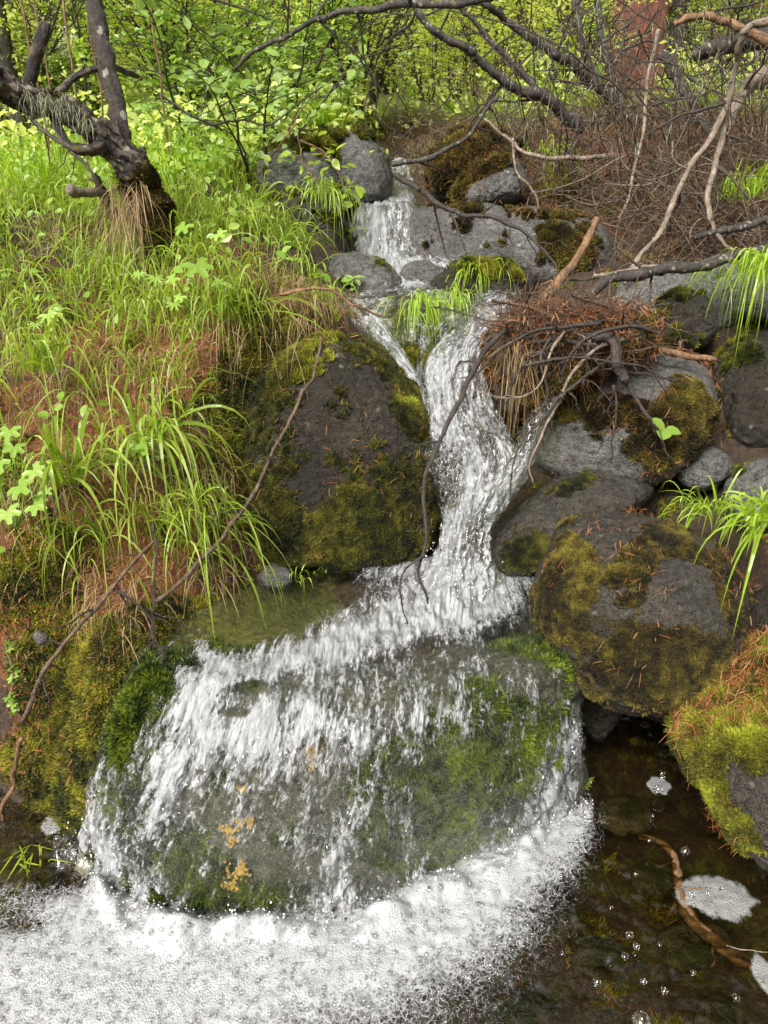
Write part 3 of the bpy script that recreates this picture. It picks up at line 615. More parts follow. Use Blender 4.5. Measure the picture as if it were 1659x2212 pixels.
F2 = fallrows([(690, 2.38, (1012, 1040, 1072, 1105), (0, 0, 0, 0)), (718, 2.31, (980, 1015, 1052, 1085), z3), (770, 2.24, (925, 970, 1015, 1062), z3), (840, 2.17, (912, 960, 1010, 1062), z3), (930, 2.07, (918, 975, 1040, 1105), z3), (1010, 1.97, (925, 990, 1065, 1145), z3),
               (1080, 1.90, (940, 990, 1048, 1112), z3), (1150, 1.83, (950, 980, 1020, 1062), z3), (1220, 1.77, (925, 965, 1015, 1080), z3), (1290, 1.71, (890, 945, 1015, 1100), z3), (1345, 1.64, (880, 945, 1015, 1100), z3)])
F2o, F2V, F2f, F2N = water_sheet('waterfall', F2, 420, 170, [(985, 780, 90, 50, 0, .12), (960, 880, 40, 110, 0, .22), (1010, 1110, 40, 110, 8, .42), (1000, 1270, 90, 60, 0, .7), (950, 1110, 18, 90, 0, -.5), (1065, 960, 40, 60, 0, -.3), (1030, 860, 30, 60, 0, -.18), (1050, 700, 40, 24, 0, .3), (930, 820, 14, 60, 0, .25), (960, 1000, 22, 70, 0, .25), (1000, 960, 16, 50, 0, -.2)], .014, .013, 22, sharp=(80, 20), base=.30, edge=.12, ends=(.04, .08))
F3 = fallrows([(688, 2.46, (770, 800, 830), (0, 0, 0)), (740, 2.36, (800, 832, 862), (0, 0, 0)), (800, 2.25, (846, 874, 900), (0, 0, 0)), (870, 2.16, (886, 908, 930), (0, 0, 0)), (950, 2.08, (905, 926, 948), (0, 0, 0)), (1030, 2.01, (910, 930, 955), (0, 0, 0))])
F3o, F3V, F3f, F3N = water_sheet('waterfall', F3, 160, 50, [(860, 800, 60, 120, 0, .35)], .008, .014, 23, sharp=(60, 10), base=.32, edge=.25, ends=(.1, .2))
F4 = fallrows([(835, 2.12, (1185, 1215, 1235), (0, 0, 0)), (900, 2.06, (1135, 1165, 1195), (0, 0, 0)), (960, 2.0, (1110, 1140, 1168), (0, 0, 0)), (1020, 1.94, (1075, 1110, 1150), (0, 0, 0)), (1080, 1.88, (1040, 1080, 1110), (0, 0, 0))])
F4o, F4V, F4f, F4N = water_sheet('waterfall', F4, 110, 50, [(1110, 1030, 70, 60, 0, .4), (1170, 900, 40, 60, 0, .1)], .01, .014, 24, sharp=(80, 22), base=.42, edge=.3, ends=(.12, .2))
UR = fallrows([(560, 3.25, (820, 870, 920, 970), (0, 0, 0, 0)), (600, 3.0, (810, 880, 950, 1150), (0, 0, 0, -.05)), (632, 2.8, (730, 850, 1000, 1160), (0, 0, 0, 0)), (660, 2.62, (718, 840, 980, 1140), (0, 0, 0, 0)), (690, 2.50, (745, 840, 960, 1085), (0, 0, 0, 0)),
               (735, 2.41, (790, 850, 930, 1010), (0, 0, 0, 0)), (790, 2.34, (835, 870, 915, 950), (0, 0, 0, 0)), (840, 2.28, (870, 890, 912, 930), (0, 0, 0, 0))])
URo, URV, URf, URN = water_sheet('water', UR, 190, 260, [(860, 600, 60, 26, 0, .8), (905, 585, 50, 26, 0, .7), (1080, 690, 60, 30, 0, .5), (790, 700, 30, 30, 0, .3), (880, 760, 60, 60, 0, -.05), (1100, 620, 80, 20, 0, .15)], .007, .012, 25, 'water_sheet', .12, (50, 16), base=.33, ends=(.08, .12))
# mossy rock right under the upper run
UB = UR.copy(); UB[:, 0] += np.array([-.06, .06, -.1]); UB[:, -1] += np.array([.06, .06, -.1]); UB[-1, :, 2] -= .1
S = patch(UB, 120, 140); Nu = patch_normals(S); Pf = S.reshape(-1, 3); S = S - Nu*.015 + Nu*(fbm(Pf, 9, 4, 41)*.015 + fbm(Pf, 34, 3, 42)*.005).reshape(120, 140)[..., None]
VU = S.reshape(-1, 3); uu, vu = proj(VU)
UM = [(880, 760, 90, 80, 0, .9), (950, 700, 60, 40, 0, .5), (800, 680, 60, 30, 0, .3)]
ro = mesh('boulder', VU, grid_faces(120, 140), M['rock_green'], True, {'moss': blobs(uu, vu, UM) + fbm(VU, 9, 3, 5)*.3, 'gold': 0*uu}, loc=(.05, 2.5, .8))
tag(ro, 'mossy ledge rock under the thin water curtain between the upper and main waterfalls', 'rock')
def wfu(c_, n_):
    u_, v_ = proj(c_); return np.clip((blobs(u_, v_, UM) + fbm(c_, 9, 3, 5)*.3 - .4)*4, 0, 1)
_F = grid_faces(120, 140)[:, ::-1]; add_moss(ro, VU, _F, 9000, .014, wfu, 'moss', 6)

# ---------------------------------------------------------------- lower pool
px_ = np.arange(-1.6, 1.75, .0055); py_ = np.arange(.5, 1.98, .0055); PX, PY = np.meshgrid(px_, py_); pp = np.stack([PX, PY, 0*PX], -1); pu, pv = proj(pp)
front_line = lambda u: np.interp(u, [0, 100, 170, 245, 430, 700, 905, 1095, 1268, 1659], [1800, 1820, 1840, 1965, 2020, 1998, 1935, 1850, 1745, 1500])
dl = pv - front_line(pu)         # how far in front of the boulder's foot
white = [(270, 2150, 340, 140, 0, 1.0), (620, 2080, 270, 85, -5, .72), (930, 2110, 260, 130, -20, .27), (180, 1980, 90, 60, 0, .5), (950, 1960, 200, 70, -35, .6), (1130, 1870, 160, 75, -30, .6), (1080, 2020, 170, 80, -30, .2), (1230, 1800, 60, 60, 0, .3), (40, 2080, 120, 90, 0, .3), (850, 2200, 220, 60, 0, .08), (60, 1930, 120, 40, 0, .12)]
dark = [(90, 1880, 120, 40, 10, -.25), (950, 2150, 120, 60, -30, -.12), (60, 2000, 60, 25, 0, -.25), (1350, 2150, 300, 200, 0, -.2), (1400, 1850, 250, 150, 0, -.1)]
_w8 = np.clip(blobs(pu, pv, white), 0, 1.2)
warp = pp + np.stack([fbm(pp, 3, 2, 71), fbm(pp, 3, 2, 72), 0*PX], -1)*.12
pf_ = -.12 + _w8*1.2 - .25*np.clip((pu - 1250)/200, 0, 1) + blobs(pu, pv, dark) + (fbm(warp*np.array([1, 1.8, 1]), 14, 4, 51)*.14 + ridged(warp*np.array([1, 1.6, 1]), 5, 2, 56)*.12)*_w8 + .1*np.clip(1 - (pu-900)/600, 0, 1)
turb = np.clip(pf_*1.1, .0, 1.0)
foot = np.exp(-((dl - 12)/38.)**2)*(pu < 1280)*(pu > 120)
hz_ = fbm(pp*np.array([1, 1.6, 1]), 22, 3, 52)*(.0042 - .002*turb) + fbm(pp*np.array([1, 1.7, 1]), 75, 2, 58)*.0019*(1 - .6*turb) + fbm(pp, 70, 2, 55)*.0008*turb + np.clip(fbm(pp, 11, 3, 53) + .25, 0, 2)*.045*foot + .012*turb + fbm(pp*np.array([1.3, 1, 1]), 34, 2, 59)*.0034*blobs(pu, pv, [(1080, 2080, 260, 160, 0, 1.0), (60, 1960, 120, 60, 0, .8)])
for (ru, rv_) in ((900, 2120), (1440, 1800), (1130, 1960), (1530, 1905), (1370, 2160)):      # rings where drops fell
    w0 = Z(ru, rv_, 0); rr = np.hypot(PX - w0[0], PY - w0[1]); hz_ += .0016*np.cos(rr*420)*np.exp(-rr*24)
pool_V = np.stack([PX, PY, hz_], -1)
pool = mesh('water', pool_V, grid_faces(len(py_), len(px_)), M['water_pool'], True, {'foam': pf_ + foot*.3}); pool['kind'] = 'structure'
# side pool left of the middle basin is part of the same sheet
def ico(sub=1):
    import bmesh
    bm = bmesh.new(); bmesh.ops.create_icosphere(bm, subdivisions=sub, radius=1); V = np.array([v.co[:] for v in bm.verts]); F = np.array([[v.index for v in f.verts] for f in bm.faces]); bm.free(); return V, F
I1, I1F = ico(1); I2, I2F = ico(2)
r2 = np.random.default_rng(5)
def bubbles(V, f, n, lo, hi, size, tmpl=(I2, I2F), name='foam_bubbles', mat='bubble', pw=2.0, lift=.2, seed=1):
    r = np.random.default_rng(seed); Vf = V.reshape(-1, 3); ff = np.clip((f.reshape(-1) - lo)/(hi - lo), 0, 1); ff = ff/ff.sum()
    k = r.choice(len(Vf), n, p=ff); p = Vf[k] + r.normal(size=(n, 3))*.0025; s = size[0] + (size[1]-size[0])*r.random(n)**pw
    p[:, 2] += s*lift; X, Y, Zd = frame(r.normal(size=(n, 3))); v, fc = stamp(tmpl[0], tmpl[1], p, X, Y, Zd, s)
    return v, fc
v, fc = bubbles(pool_V, (pf_ + foot*.2)*((pv < 2240) & (pu > -40) & (pu < 1700)), 3600, .1, .5, (.0016, .0062), (I1, I1F))
o = mesh('foam_bubbles', v, fc, M['bubble'], True); tag(o, kind='stuff')
# spray flung up along the foot of the boulder and the falls
def spray(V, f, n, lo, size, seed, up, side, name='spray', stretch=2.2, dirn=(0, 0, 1)):
    r = np.random.default_rng(seed); Vf = V.reshape(-1, 3); ff = np.clip(f.reshape(-1) - lo, 0, 1); ff = ff/ff.sum()
    k = r.choice(len(Vf), n, p=ff); p = Vf[k].copy(); p += r.normal(size=(n, 3))*side + nrm(CAMP - p)*(np.abs(r.normal(size=(n, 1)))*side); p[:, 2] += np.abs(r.normal(size=n))*up
    s = size*(.35 + 1.0*r.random(n)**2.5); d = nrm(np.array(dirn) + r.normal(size=(n, 3))*.35); X, Y, Zd = frame(d, r.normal(size=(n, 3)))
    sc = np.stack([s, s, s*(1 + (stretch-1)*r.random(n))], 1); return stamp(I1, I1F, p, X, Y, Zd, sc)
parts = [spray(pool_V, foot + .0*pf_, 450, .25, .0018, 61, .02, .006), spray(F2V, np.clip(F2f, 0, 1)*(proj(F2V)[1] > 1180), 250, .3, .0018, 62, .02, .02),
         spray(WV, np.clip(wf_, 0, 1)*(proj(WV)[1] > 1560), 700, .35, .0015, 63, 0, .006, stretch=4.5), spray(F2V, F2f*(proj(F2V)[1] < 1250), 150, .3, .0015, 64, 0, .012, stretch=4.5), spray(F1V, F1f, 90, .3, .0022, 65, 0, .012, stretch=3)]
v, fc, _ = join(parts); o = mesh('spray', v, fc, M['drop'], True); tag(o, kind='stuff')

# floating foam patches on the dark pool, each its own thing
def m_froth():
    m, nt, out = newmat('froth'); b = NB(nt); co = b.n('TexCoord').outputs['Object']; v1 = b.vor(co, 75); v2 = b.vor(co, 230); n = b.noise(co, 45, 4, .6)
    c = b.mix(b.ramp(v2, [(.0, 0), (.3, 1)]), (.12, .12, .11), (.27, .272, .265)); c = b.mix(b.ramp(b.math('ADD', v1, n), [(.52, 0), (.62, 1)]), (.05, .05, .035), c)
    p = b.princ(Base_Color=c, Roughness=.3, Normal=b.bump(b.math('ADD', v2, b.noise(co, 500, 2)), .8, .003)); t = b.n('BsdfTransparent')
    a = b.math('ADD', b.math('MULTIPLY', b.attr('film'), 6.0), b.math('MULTIPLY', b.math('SUBTRACT', n, .62), 3.0), True); a = b.math('MULTIPLY', a, b.ramp(n, [(.3, .75), (.6, .97)]))
    mx = b.n('MixShader'); b.l(a, mx.inputs[0]); b.l(t.outputs[0], mx.inputs[1]); b.l(p.outputs[0], mx.inputs[2]); b.l(mx.outputs[0], out.inputs[0]); return m
M['froth'] = m_froth()
def froth(u0, v0, ru, rv, seed, label, holes=()):
    n_, m_ = 40, 90; cc = Z(u0, v0, .012); sx = ru/1600*1.72; sy = rv/1600*1.72*1.55
    a = np.linspace(0, 2*np.pi, m_, endpoint=False); rr = np.linspace(0.02, 1, n_)[:, None]
    edge = 1 + .17*fbm(np.stack([np.cos(a), np.sin(a), a*0+seed], -1), 1.4, 3, seed)
    X = cc[0] + sx*rr*np.cos(a)*edge; Y = cc[1] + sy*rr*np.sin(a)*edge; Zz = .002 + .004*(1 - rr**4) + 0*X
    Vv = np.stack([X, Y, Zz], -1); Vv[..., 2] += fbm(Vv, 40, 2, seed)*.0015
    low = Vv[-1:].copy(); low[..., 2] = -.01; Vv = np.concatenate([Vv, low])
    r = mesh('foam_patch', Vv, grid_faces(n_+1, m_, True), M['froth'], True, {'film': np.concatenate([(1 - rr)*np.ones((1, m_)), np.zeros((1, m_))])}, loc=(cc[0], cc[1], 0)); tag(r, label, 'foam', 'foam patches floating on the dark pool')
    q = []; 
    for (hu, hv, hr) in holes: q.append((*Z(hu, hv, .025), hr))
    if q:
        for h_ in q: mesh('bubble', I2*h_[3] + np.array(h_[:3]), I2F, M['bubble'], True, None, r)
froth(1548, 1935, 84, 40, 3, 'largest foam patch, holed, floating beside the submerged orange branch', ((1530, 1930, .006), (1495, 1932, .007), (1560, 1920, .004), (1580, 1945, .004)))
froth(1424, 1692, 34, 22, 8, 'small round foam patch with dark holes near the cave under the round boulder', ((1422, 1705, .012), (1430, 1680, .009)))
froth(1660, 2105, 26, 34, 12, 'foam patch cut by the right edge of the picture, below the largest one')
froth(110, 1775, 30, 22, 14, 'small foam patch at the foot of the left bank beside the cascade')
bl = [(1480, 1838, .013), (1373, 1888, .006), (1403, 1815, .008), (1360, 2020, .010), (1375, 2045, .008), (1350, 2065, .009), (1425, 2040, .006), (1498, 2100, .007), (1390, 2120, .008), (1435, 2140, .009), (1590, 2155, .009), (1460, 1600, .004), (1410, 1762, .004), (1430, 1670, .01), (1290, 2120, .009), (1320, 1960, .006), (1385, 2205, .02), (1100, 2080, .006), (1215, 2060, .006), (1250, 1870, .005), (1500, 1955, .005)]
for i, (u_, v_, s_) in enumerate(bl):
    q = Z(u_, v_, .002); Vb = I2*s_*np.array([1, 1, .85]) + q
    o = mesh('bubble', Vb, I2F, M['bubble'], True, loc=q); tag(o, 'single clear bubble floating on the dark pool', 'bubble', 'clear bubbles floating on the dark pool')

# ---------------------------------------------------------------- the rocks
rock('boulder', 'tall dark boulder with moss and orange needles left of the main waterfall', [(528, 1190), (525, 1080), (520, 960), (545, 860), (590, 790), (660, 745), (720, 715), (790, 745), (850, 800), (900, 860), (925, 960), (925, 1080), (915, 1180), (870, 1215), (760, 1235), (640, 1225), (570, 1215)], 2.18, .26, 3, .05, 'rock_dark',
     [(560, 1000, 70, 200, 0, .5), (640, 1150, 160, 80, 0, .8), (850, 1120, 110, 110, 0, .7), (900, 880, 40, 90, -25, .9), (800, 770, 70, 30, 35, .8), (620, 820, 90, 70, 0, .5), (760, 920, 70, 70, 0, -.1), (640, 960, 60, 120, 0, .2), (800, 1000, 80, 60, 0, .2), (700, 1190, 200, 50, 0, .5)], .1, .16, mossn=80000, mossz=.009, mossm='moss_deep')
add_moss(ROCKS['tall dark boulder with moss and orange needles left of the main waterfall'][3], ROCKS['tall dark boulder with moss and orange needles left of the main waterfall'][0], ROCKS['tall dark boulder with moss and orange needles left of the main waterfall'][1], 14000, .012, lambda c_, n_: np.clip((blobs(*proj(c_), [(640, 770, 80, 50, -10, 1.0), (870, 830, 40, 60, -30, .6), (720, 730, 60, 20, 0, .6)]) + fbm(c_, 14, 3, 3)*.4 - .4)*4, 0, 1), 'moss_bright', 4)
rock('boulder', 'round brown boulder with olive moss cap overhanging the dark cave', [(1160, 1290), (1165, 1230), (1185, 1175), (1215, 1125), (1265, 1103), (1330, 1100), (1400, 1112), (1470, 1140), (1530, 1170), (1580, 1225), (1605, 1300), (1600, 1390), (1570, 1460), (1500, 1510), (1400, 1530), (1310, 1510), (1245, 1440), (1190, 1375)], 1.64, .26, 7, .03, 'rock_round',
     [(1230, 1220, 50, 110, 15, .9), (1200, 1310, 50, 60, 0, .8), (1400, 1480, 150, 50, 0, .7), (1400, 1190, 80, 40, -35, .7), (1480, 1180, 70, 25, 35, .8), (1560, 1260, 30, 70, -15, .8), (1330, 1420, 160, 80, 0, .65), (1500, 1420, 90, 70, 0, .55), (1380, 1260, 60, 50, 0, .45), (1310, 1150, 70, 45, 0, -.6), (1480, 1270, 60, 60, 0, -.35), (1240, 1250, 60, 90, 10, .4)], 0, .32, e=.85, mossn=42000, mossz=.0075, mossm='moss_brown')
rock('boulder', 'boulder under a thick bright cushion of moss and orange needles at the right edge', [(1470, 1520), (1480, 1475), (1530, 1450), (1580, 1430), (1620, 1400), (1680, 1375), (1800, 1370), (1900, 1500), (1900, 1750), (1800, 1900), (1700, 1885), (1640, 1850), (1590, 1760), (1540, 1680), (1500, 1620), (1475, 1570)], 1.27, .18, 11, .04, 'rock_round',
     [(1600, 1520, 150, 110, -15, 1.6), (1540, 1660, 40, 90, -25, .8), (1600, 1790, 50, 60, 0, .8), (1640, 1640, 60, 40, 0, .9), (1610, 1710, 28, 100, -30, -1.3)], .3, .35, mossn=52000, mossz=.014, mossm='moss_bright')
rock('rock', 'flat topped dark rock with pale crusts between main waterfall and round boulder', [(1055, 1190), (1065, 1150), (1110, 1105), (1165, 1060), (1225, 1020), (1290, 1000), (1345, 1010), (1395, 1035), (1415, 1060), (1360, 1110), (1260, 1150), (1200, 1200), (1150, 1240), (1090, 1245)], 2.02, .17, 13, .05, 'rock_round',
     [(1120, 1190, 60, 50, 0, .7), (1200, 1190, 90, 30, -10, .6), (1250, 1050, 60, 20, -25, .45)], 0, .6, mossn=12000, mossz=.007, mossm='moss_deep')
rock('boulder', 'grey boulder with brown moss beneath the heap of twigs', [(1155, 1000), (1165, 930), (1190, 870), (1230, 800), (1300, 760), (1400, 750), (1480, 765), (1535, 800), (1540, 870), (1510, 940), (1480, 1000), (1400, 1040), (1290, 1035), (1200, 1030)], 2.28, .2, 17, .05, 'rock_grey',
     [(1290, 900, 110, 40, -10, .75), (1250, 830, 50, 60, 25, .6), (1480, 880, 60, 60, 0, .9), (1430, 950, 80, 70, 0, .8)], 0, .4, mossn=24000, mossz=.012, mossm='moss_brown')
rock('boulder', 'rounded blue-grey boulder standing left of the upper waterfall', [(690, 330), (700, 300), (740, 285), (780, 288), (820, 315), (842, 360), (845, 410), (835, 440), (800, 448), (750, 440), (715, 430), (690, 400)], 3.85, .3, 19, .04, 'rock_grey',
     [(720, 300, 40, 14, 0, .7), (780, 295, 30, 12, 0, .5)], 0, .3, mossn=2500, mossz=.02)
rock('rock', 'low grey rock half hidden by grass beside the blue-grey boulder', [(556, 360), (575, 335), (620, 315), (670, 300), (710, 300), (740, 340), (745, 420), (700, 455), (640, 450), (590, 430), (560, 400)], 3.75, .3, 23, .05, 'rock_grey', [(650, 310, 60, 18, 0, .6)], .15, .3, mossn=3500, mossz=.02)
rock('rock', 'dark rock among hanging grass below the low grey rock', [(590, 440), (640, 420), (700, 440), (740, 470), (745, 520), (735, 570), (680, 575), (620, 545), (595, 500)], 3.3, .2, 29, .06, 'rock_dark', [(660, 500, 80, 60, 0, .3)], .2, .3, mossn=3500, mossz=.018)
rock('boulder', 'long grey slab with moss spots right of the upper waterfall', [(880, 500), (885, 450), (930, 442), (1000, 452), (1100, 462), (1200, 468), (1280, 478), (1320, 510), (1310, 570), (1250, 610), (1150, 615), (1050, 600), (960, 590), (900, 565)], 3.45, .25, 31, .04, 'rock_grey',
     [(1240, 540, 70, 50, 0, 1.0), (1000, 490, 20, 14, 0, .6), (1190, 500, 24, 16, 0, .7), (1010, 455, 40, 8, 0, .8), (1150, 465, 80, 9, 0, .6), (960, 510, 60, 40, 0, .25)], 0, .4, mossn=9000, mossz=.016, mossm='moss_brown')
rock('boulder', 'tilted rock with orange needles and moss above the long grey slab', [(985, 438), (980, 420), (1020, 385), (1060, 350), (1100, 335), (1135, 370), (1143, 400), (1125, 425), (1080, 442), (1030, 447)], 3.85, .18, 37, .05, 'rock_grey', [(1010, 395, 50, 18, -40, .9), (1060, 360, 40, 14, -40, .6), (1085, 340, 18, 18, 0, .8)], 0, .3, mossn=3500, mossz=.018, mossm='moss_brown')
rock('rock', 'needle covered rock behind the tilted rock', [(930, 430), (940, 370), (975, 310), (1030, 285), (1085, 290), (1120, 320), (1110, 380), (1050, 420), (990, 440)], 4.1, .25, 38, .05, 'rock_dark', [(1000, 350, 90, 60, 0, 1.0)], .4, .3, mossn=8000, mossz=.02, mossm='moss_brown')
rock('rock', 'wet pale rock left of the small white splash below the upper waterfall', [(690, 590), (695, 560), (740, 552), (800, 558), (850, 580), (868, 610), (850, 640), (780, 650), (710, 640)], 2.95, .15, 41, .05, 'rock_grey', [(750, 615, 40, 15, 0, .6), (800, 575, 20, 10, 0, .5)], 0, .5, mossn=2500, mossz=.013)
rock('rock', 'low mossy rock with a grass tuft in the stream under the long slab', [(915, 640), (930, 610), (975, 582), (1040, 572), (1110, 580), (1160, 600), (1150, 625), (1060, 640), (980, 650), (935, 655)], 2.9, .12, 43, .05, 'rock_dark', [(1040, 580, 70, 16, 0, 1.1), (1120, 600, 40, 14, 0, .6)], 0, .5, mossn=7000, mossz=.015, mossm='moss')
rock('rock', 'small wave-washed stone in the splash of the upper waterfall', [(862, 600), (875, 575), (905, 563), (940, 572), (965, 592), (960, 620), (930, 640), (890, 640), (865, 625)], 3.0, .1, 44, .04, 'rock_grey')
rock('rock', 'flat pale rock with dark underside below the fallen log', [(1310, 650), (1330, 615), (1400, 590), (1500, 575), (1600, 570), (1750, 575), (1750, 650), (1600, 690), (1450, 700), (1350, 690)], 2.85, .2, 47, .05, 'rock_grey', [(1380, 600, 25, 10, 0, .6)], 0, .5, mossn=1500, mossz=.014)
rock('rock', 'small rounded rock with moss beneath arching grass on the right', [(1413, 700), (1425, 655), (1465, 632), (1510, 632), (1545, 665), (1548, 710), (1520, 745), (1460, 752), (1420, 735)], 2.55, .13, 53, .05, 'rock_dark', [(1430, 660, 18, 30, 0, .6), (1470, 640, 30, 10, 0, .5), (1480, 730, 60, 25, 0, .5)], 0, .4, mossn=3500, mossz=.012)
rock('boulder', 'big wet rock with a trickle of water at the right edge below the log', [(1545, 780), (1570, 740), (1640, 720), (1800, 720), (1850, 850), (1800, 960), (1650, 975), (1580, 960), (1560, 880)], 2.4, .2, 59, .05, 'rock_dark', [(1600, 770, 60, 50, 0, .7), (1620, 900, 60, 60, 0, .3)], 0, .4, mossn=6000, mossz=.012)
rock('rock', 'light grey rock at the right edge behind the long bright grass', [(1560, 1075), (1580, 1030), (1620, 1000), (1720, 1000), (1780, 1080), (1700, 1130), (1600, 1130)], 2.0, .12, 61, .05, 'rock_grey', [(1590, 1020, 30, 15, -30, .6)], 0, .4, mossn=1200, mossz=.01)
rock('rock', 'small angular grey rock behind the three-leaved seedling', [(1460, 1020), (1475, 980), (1520, 970), (1575, 985), (1570, 1030), (1530, 1055), (1480, 1050)], 2.12, .1, 67, .07, 'rock_grey', [], .1, .4)
rock('rock', 'glistening wet rock at the right edge between round boulder and moss cushion', [(1612, 1345), (1620, 1290), (1660, 1265), (1760, 1280), (1780, 1380), (1700, 1420), (1640, 1400)], 1.62, .1, 71, .05, 'rock_dark', [], 0, .4)
rock('stone', 'small grey stone at the water edge by a tuft of grass', [(558, 1245), (572, 1225), (605, 1222), (632, 1240), (625, 1262), (590, 1268), (565, 1262)], 1.80, .04, 73, .08, 'rock_grey', [], .1, .4, nt=60, nph=30, cat='stone')
rock('stone', 'pebble embedded in the left bank above the water', [(72, 1372), (85, 1362), (100, 1366), (104, 1380), (90, 1392), (76, 1388)], 1.50, .02, 79, .06, 'rock_grey', nt=40, nph=20, cat='stone')
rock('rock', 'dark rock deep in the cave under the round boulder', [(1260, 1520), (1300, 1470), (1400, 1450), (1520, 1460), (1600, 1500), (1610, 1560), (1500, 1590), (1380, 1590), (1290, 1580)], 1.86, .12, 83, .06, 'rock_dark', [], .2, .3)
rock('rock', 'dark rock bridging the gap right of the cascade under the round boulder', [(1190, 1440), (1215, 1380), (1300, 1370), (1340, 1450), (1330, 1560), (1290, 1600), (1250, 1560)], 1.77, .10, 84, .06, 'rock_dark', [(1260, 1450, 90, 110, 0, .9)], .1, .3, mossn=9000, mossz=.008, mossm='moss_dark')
for i, (u_, v_, s_, z_, lb) in enumerate([(1410, 1900, 60, -.07, 'round dark stone on the pool bed beside the orange branch'), (1300, 2070, 75, -.08, 'brown stone on the pool bed among rising bubbles'), (1500, 2040, 90, -.10, 'broad dark stone on the pool bed right of the branch'), (1560, 2190, 60, -.08, 'mossy stone on the pool bed in the bottom corner'),
                                         (1200, 2000, 60, -.09, 'greenish stone on the pool bed near the foam'), (1120, 2190, 80, -.08, 'pale stone on the pool bed at the bottom edge'), (1350, 1760, 70, -.09, 'flat dark stone on the pool bed in front of the cave'), (60, 1900, 70, -.08, 'brown stone under shallow water left of the cascade')]):
    q = Z(u_, v_, z_); a = np.arange(9)/9*6.28; ou = [(u_ + s_*math.cos(t)*random.uniform(.8, 1.1), v_ + s_*.62*math.sin(t)*random.uniform(.8, 1.1)) for t in a]
    rock('rock', lb, ou, q[1], s_/1600*1.2, 100+i, .06, 'bed', [(u_, v_, s_, s_, 0, .5)], 0, .8, nt=70, nph=40)

# ---------------------------------------------------------------- branches and sticks
def wiggle(C, amp, sc, seed):
    n = len(C); t = np.linspace(0, 1, n)[:, None]; q = np.concatenate([t*sc, t*0 + seed*3.7, t*0], 1)
    d = np.concatenate([fbm(q, 1, 3, seed), fbm(q, 1, 3, seed+50), fbm(q, 1, 3, seed+90)]).reshape(3, n).T
    return C + d*amp
SPT = np.array([[1, 0, 0], [-.5, .87, 0], [-.5, -.87, 0], [.7, 0, 1], [-.35, .6, 1], [-.35, -.6, 1]]); SPF = [np.array([[0, 1, 4, 3], [1, 2, 5, 4], [2, 0, 3, 5]]), np.array([[3, 4, 5]])]
def stick_geo(pts, r0, r1, seed=0, spurs=False, S=8, wig=1.0, knots=.12, K=None):
    pts = np.array([P(*p) if len(p) == 3 else p[:3] for p in pts]); L = np.linalg.norm(np.diff(pts, axis=0), axis=1).sum()
    K = K or int(np.clip(L/.012, 12, 140)); C = crom(pts, K); C = wiggle(C, (.004 + .006*L)*wig, 3 + L*6, seed)
    rr = np.linspace(r0, r1, K)*(1 + knots*vn(np.stack([np.linspace(0, L*30, K), np.full(K, seed*1.3), np.zeros(K)], -1), seed)); rr[-1] *= .6; rr[0] *= .9
    V, F = tubes(C[None], rr[None], S)
    V = V + nrm(V - np.repeat(C, S, 0))*(fbm(V, 60/(1+20*r0), 3, seed)*np.repeat(rr, S)*.22)[:, None]
    a, b = np.arange(S)[None], np.arange(S)[None] + (K-1)*S; caps = [a[:, ::-1], b]
    parts = [(V, [F] + caps)]
    if spurs:
        m = int(L/.011); k = rng.integers(1, K-1, m); T = nrm(np.gradient(C, axis=0))[k]; d = rng.normal(size=(m, 3)); d = nrm(d - T*(d*T).sum(1, keepdims=True) + T*.3)
        X, Y, Zd = frame(d); s = np.maximum(rr[k]*.55, .0014); ln = .003 + .005*rng.random(m)
        parts.append(stamp(SPT, SPF, C[k] + d*rr[k][:, None]*.6, X, Y, Zd, np.stack([s, s, ln], 1)))
    V, F, _ = join([(p[0], p[1]) for p in parts]); return V, F, C, rr
def stick(name, label, pts, r0, r1, mat='twig', seed=1, spurs=False, side=0, group=None, cat='branch', wig=1.0, sidelen=.14, S=8, twigmat=None, moss=None):
    V, F, C, rr = stick_geo(pts, r0, r1, seed, spurs, S, wig)
    at = {'moss': np.zeros(len(V)) if moss is None else blobs(*proj(V), moss)}
    o = mesh(name, V, F, M[mat], True, at, loc=C[0]); tag(o, label, cat, group)
    r = np.random.default_rng(seed)
    for i in range(side):
        k = int(len(C)*(.12 + .8*(i + r.random()*.8)/max(side, 1))); k = min(k, len(C)-2); T = nrm(C[k+1] - C[k-1]); d = r.normal(size=3); d = nrm(d - T*np.dot(d, T)*.6 + T*.5 + np.array([0, 0, .1]))
        L = sidelen*(.5 + r.random()); pt = [C[k] + d*L*t + np.array([0, 0, -.25*L*t*t]) + r.normal(size=3)*L*.05*t for t in np.linspace(0, 1, 5)]
        q = [(p[0], p[1], p[2], 0) for p in pt]; rb = min(rr[k]*.5, .006); V2, F2, C2, _ = stick_geo(q, max(rb, .0015), max(rb*.35, .001), seed + i + 5, spurs, 5, 1, K=14)
        mesh('twig', V2, F2, M[twigmat or mat], True, {'moss': np.zeros(len(V2))}, o)
    return o
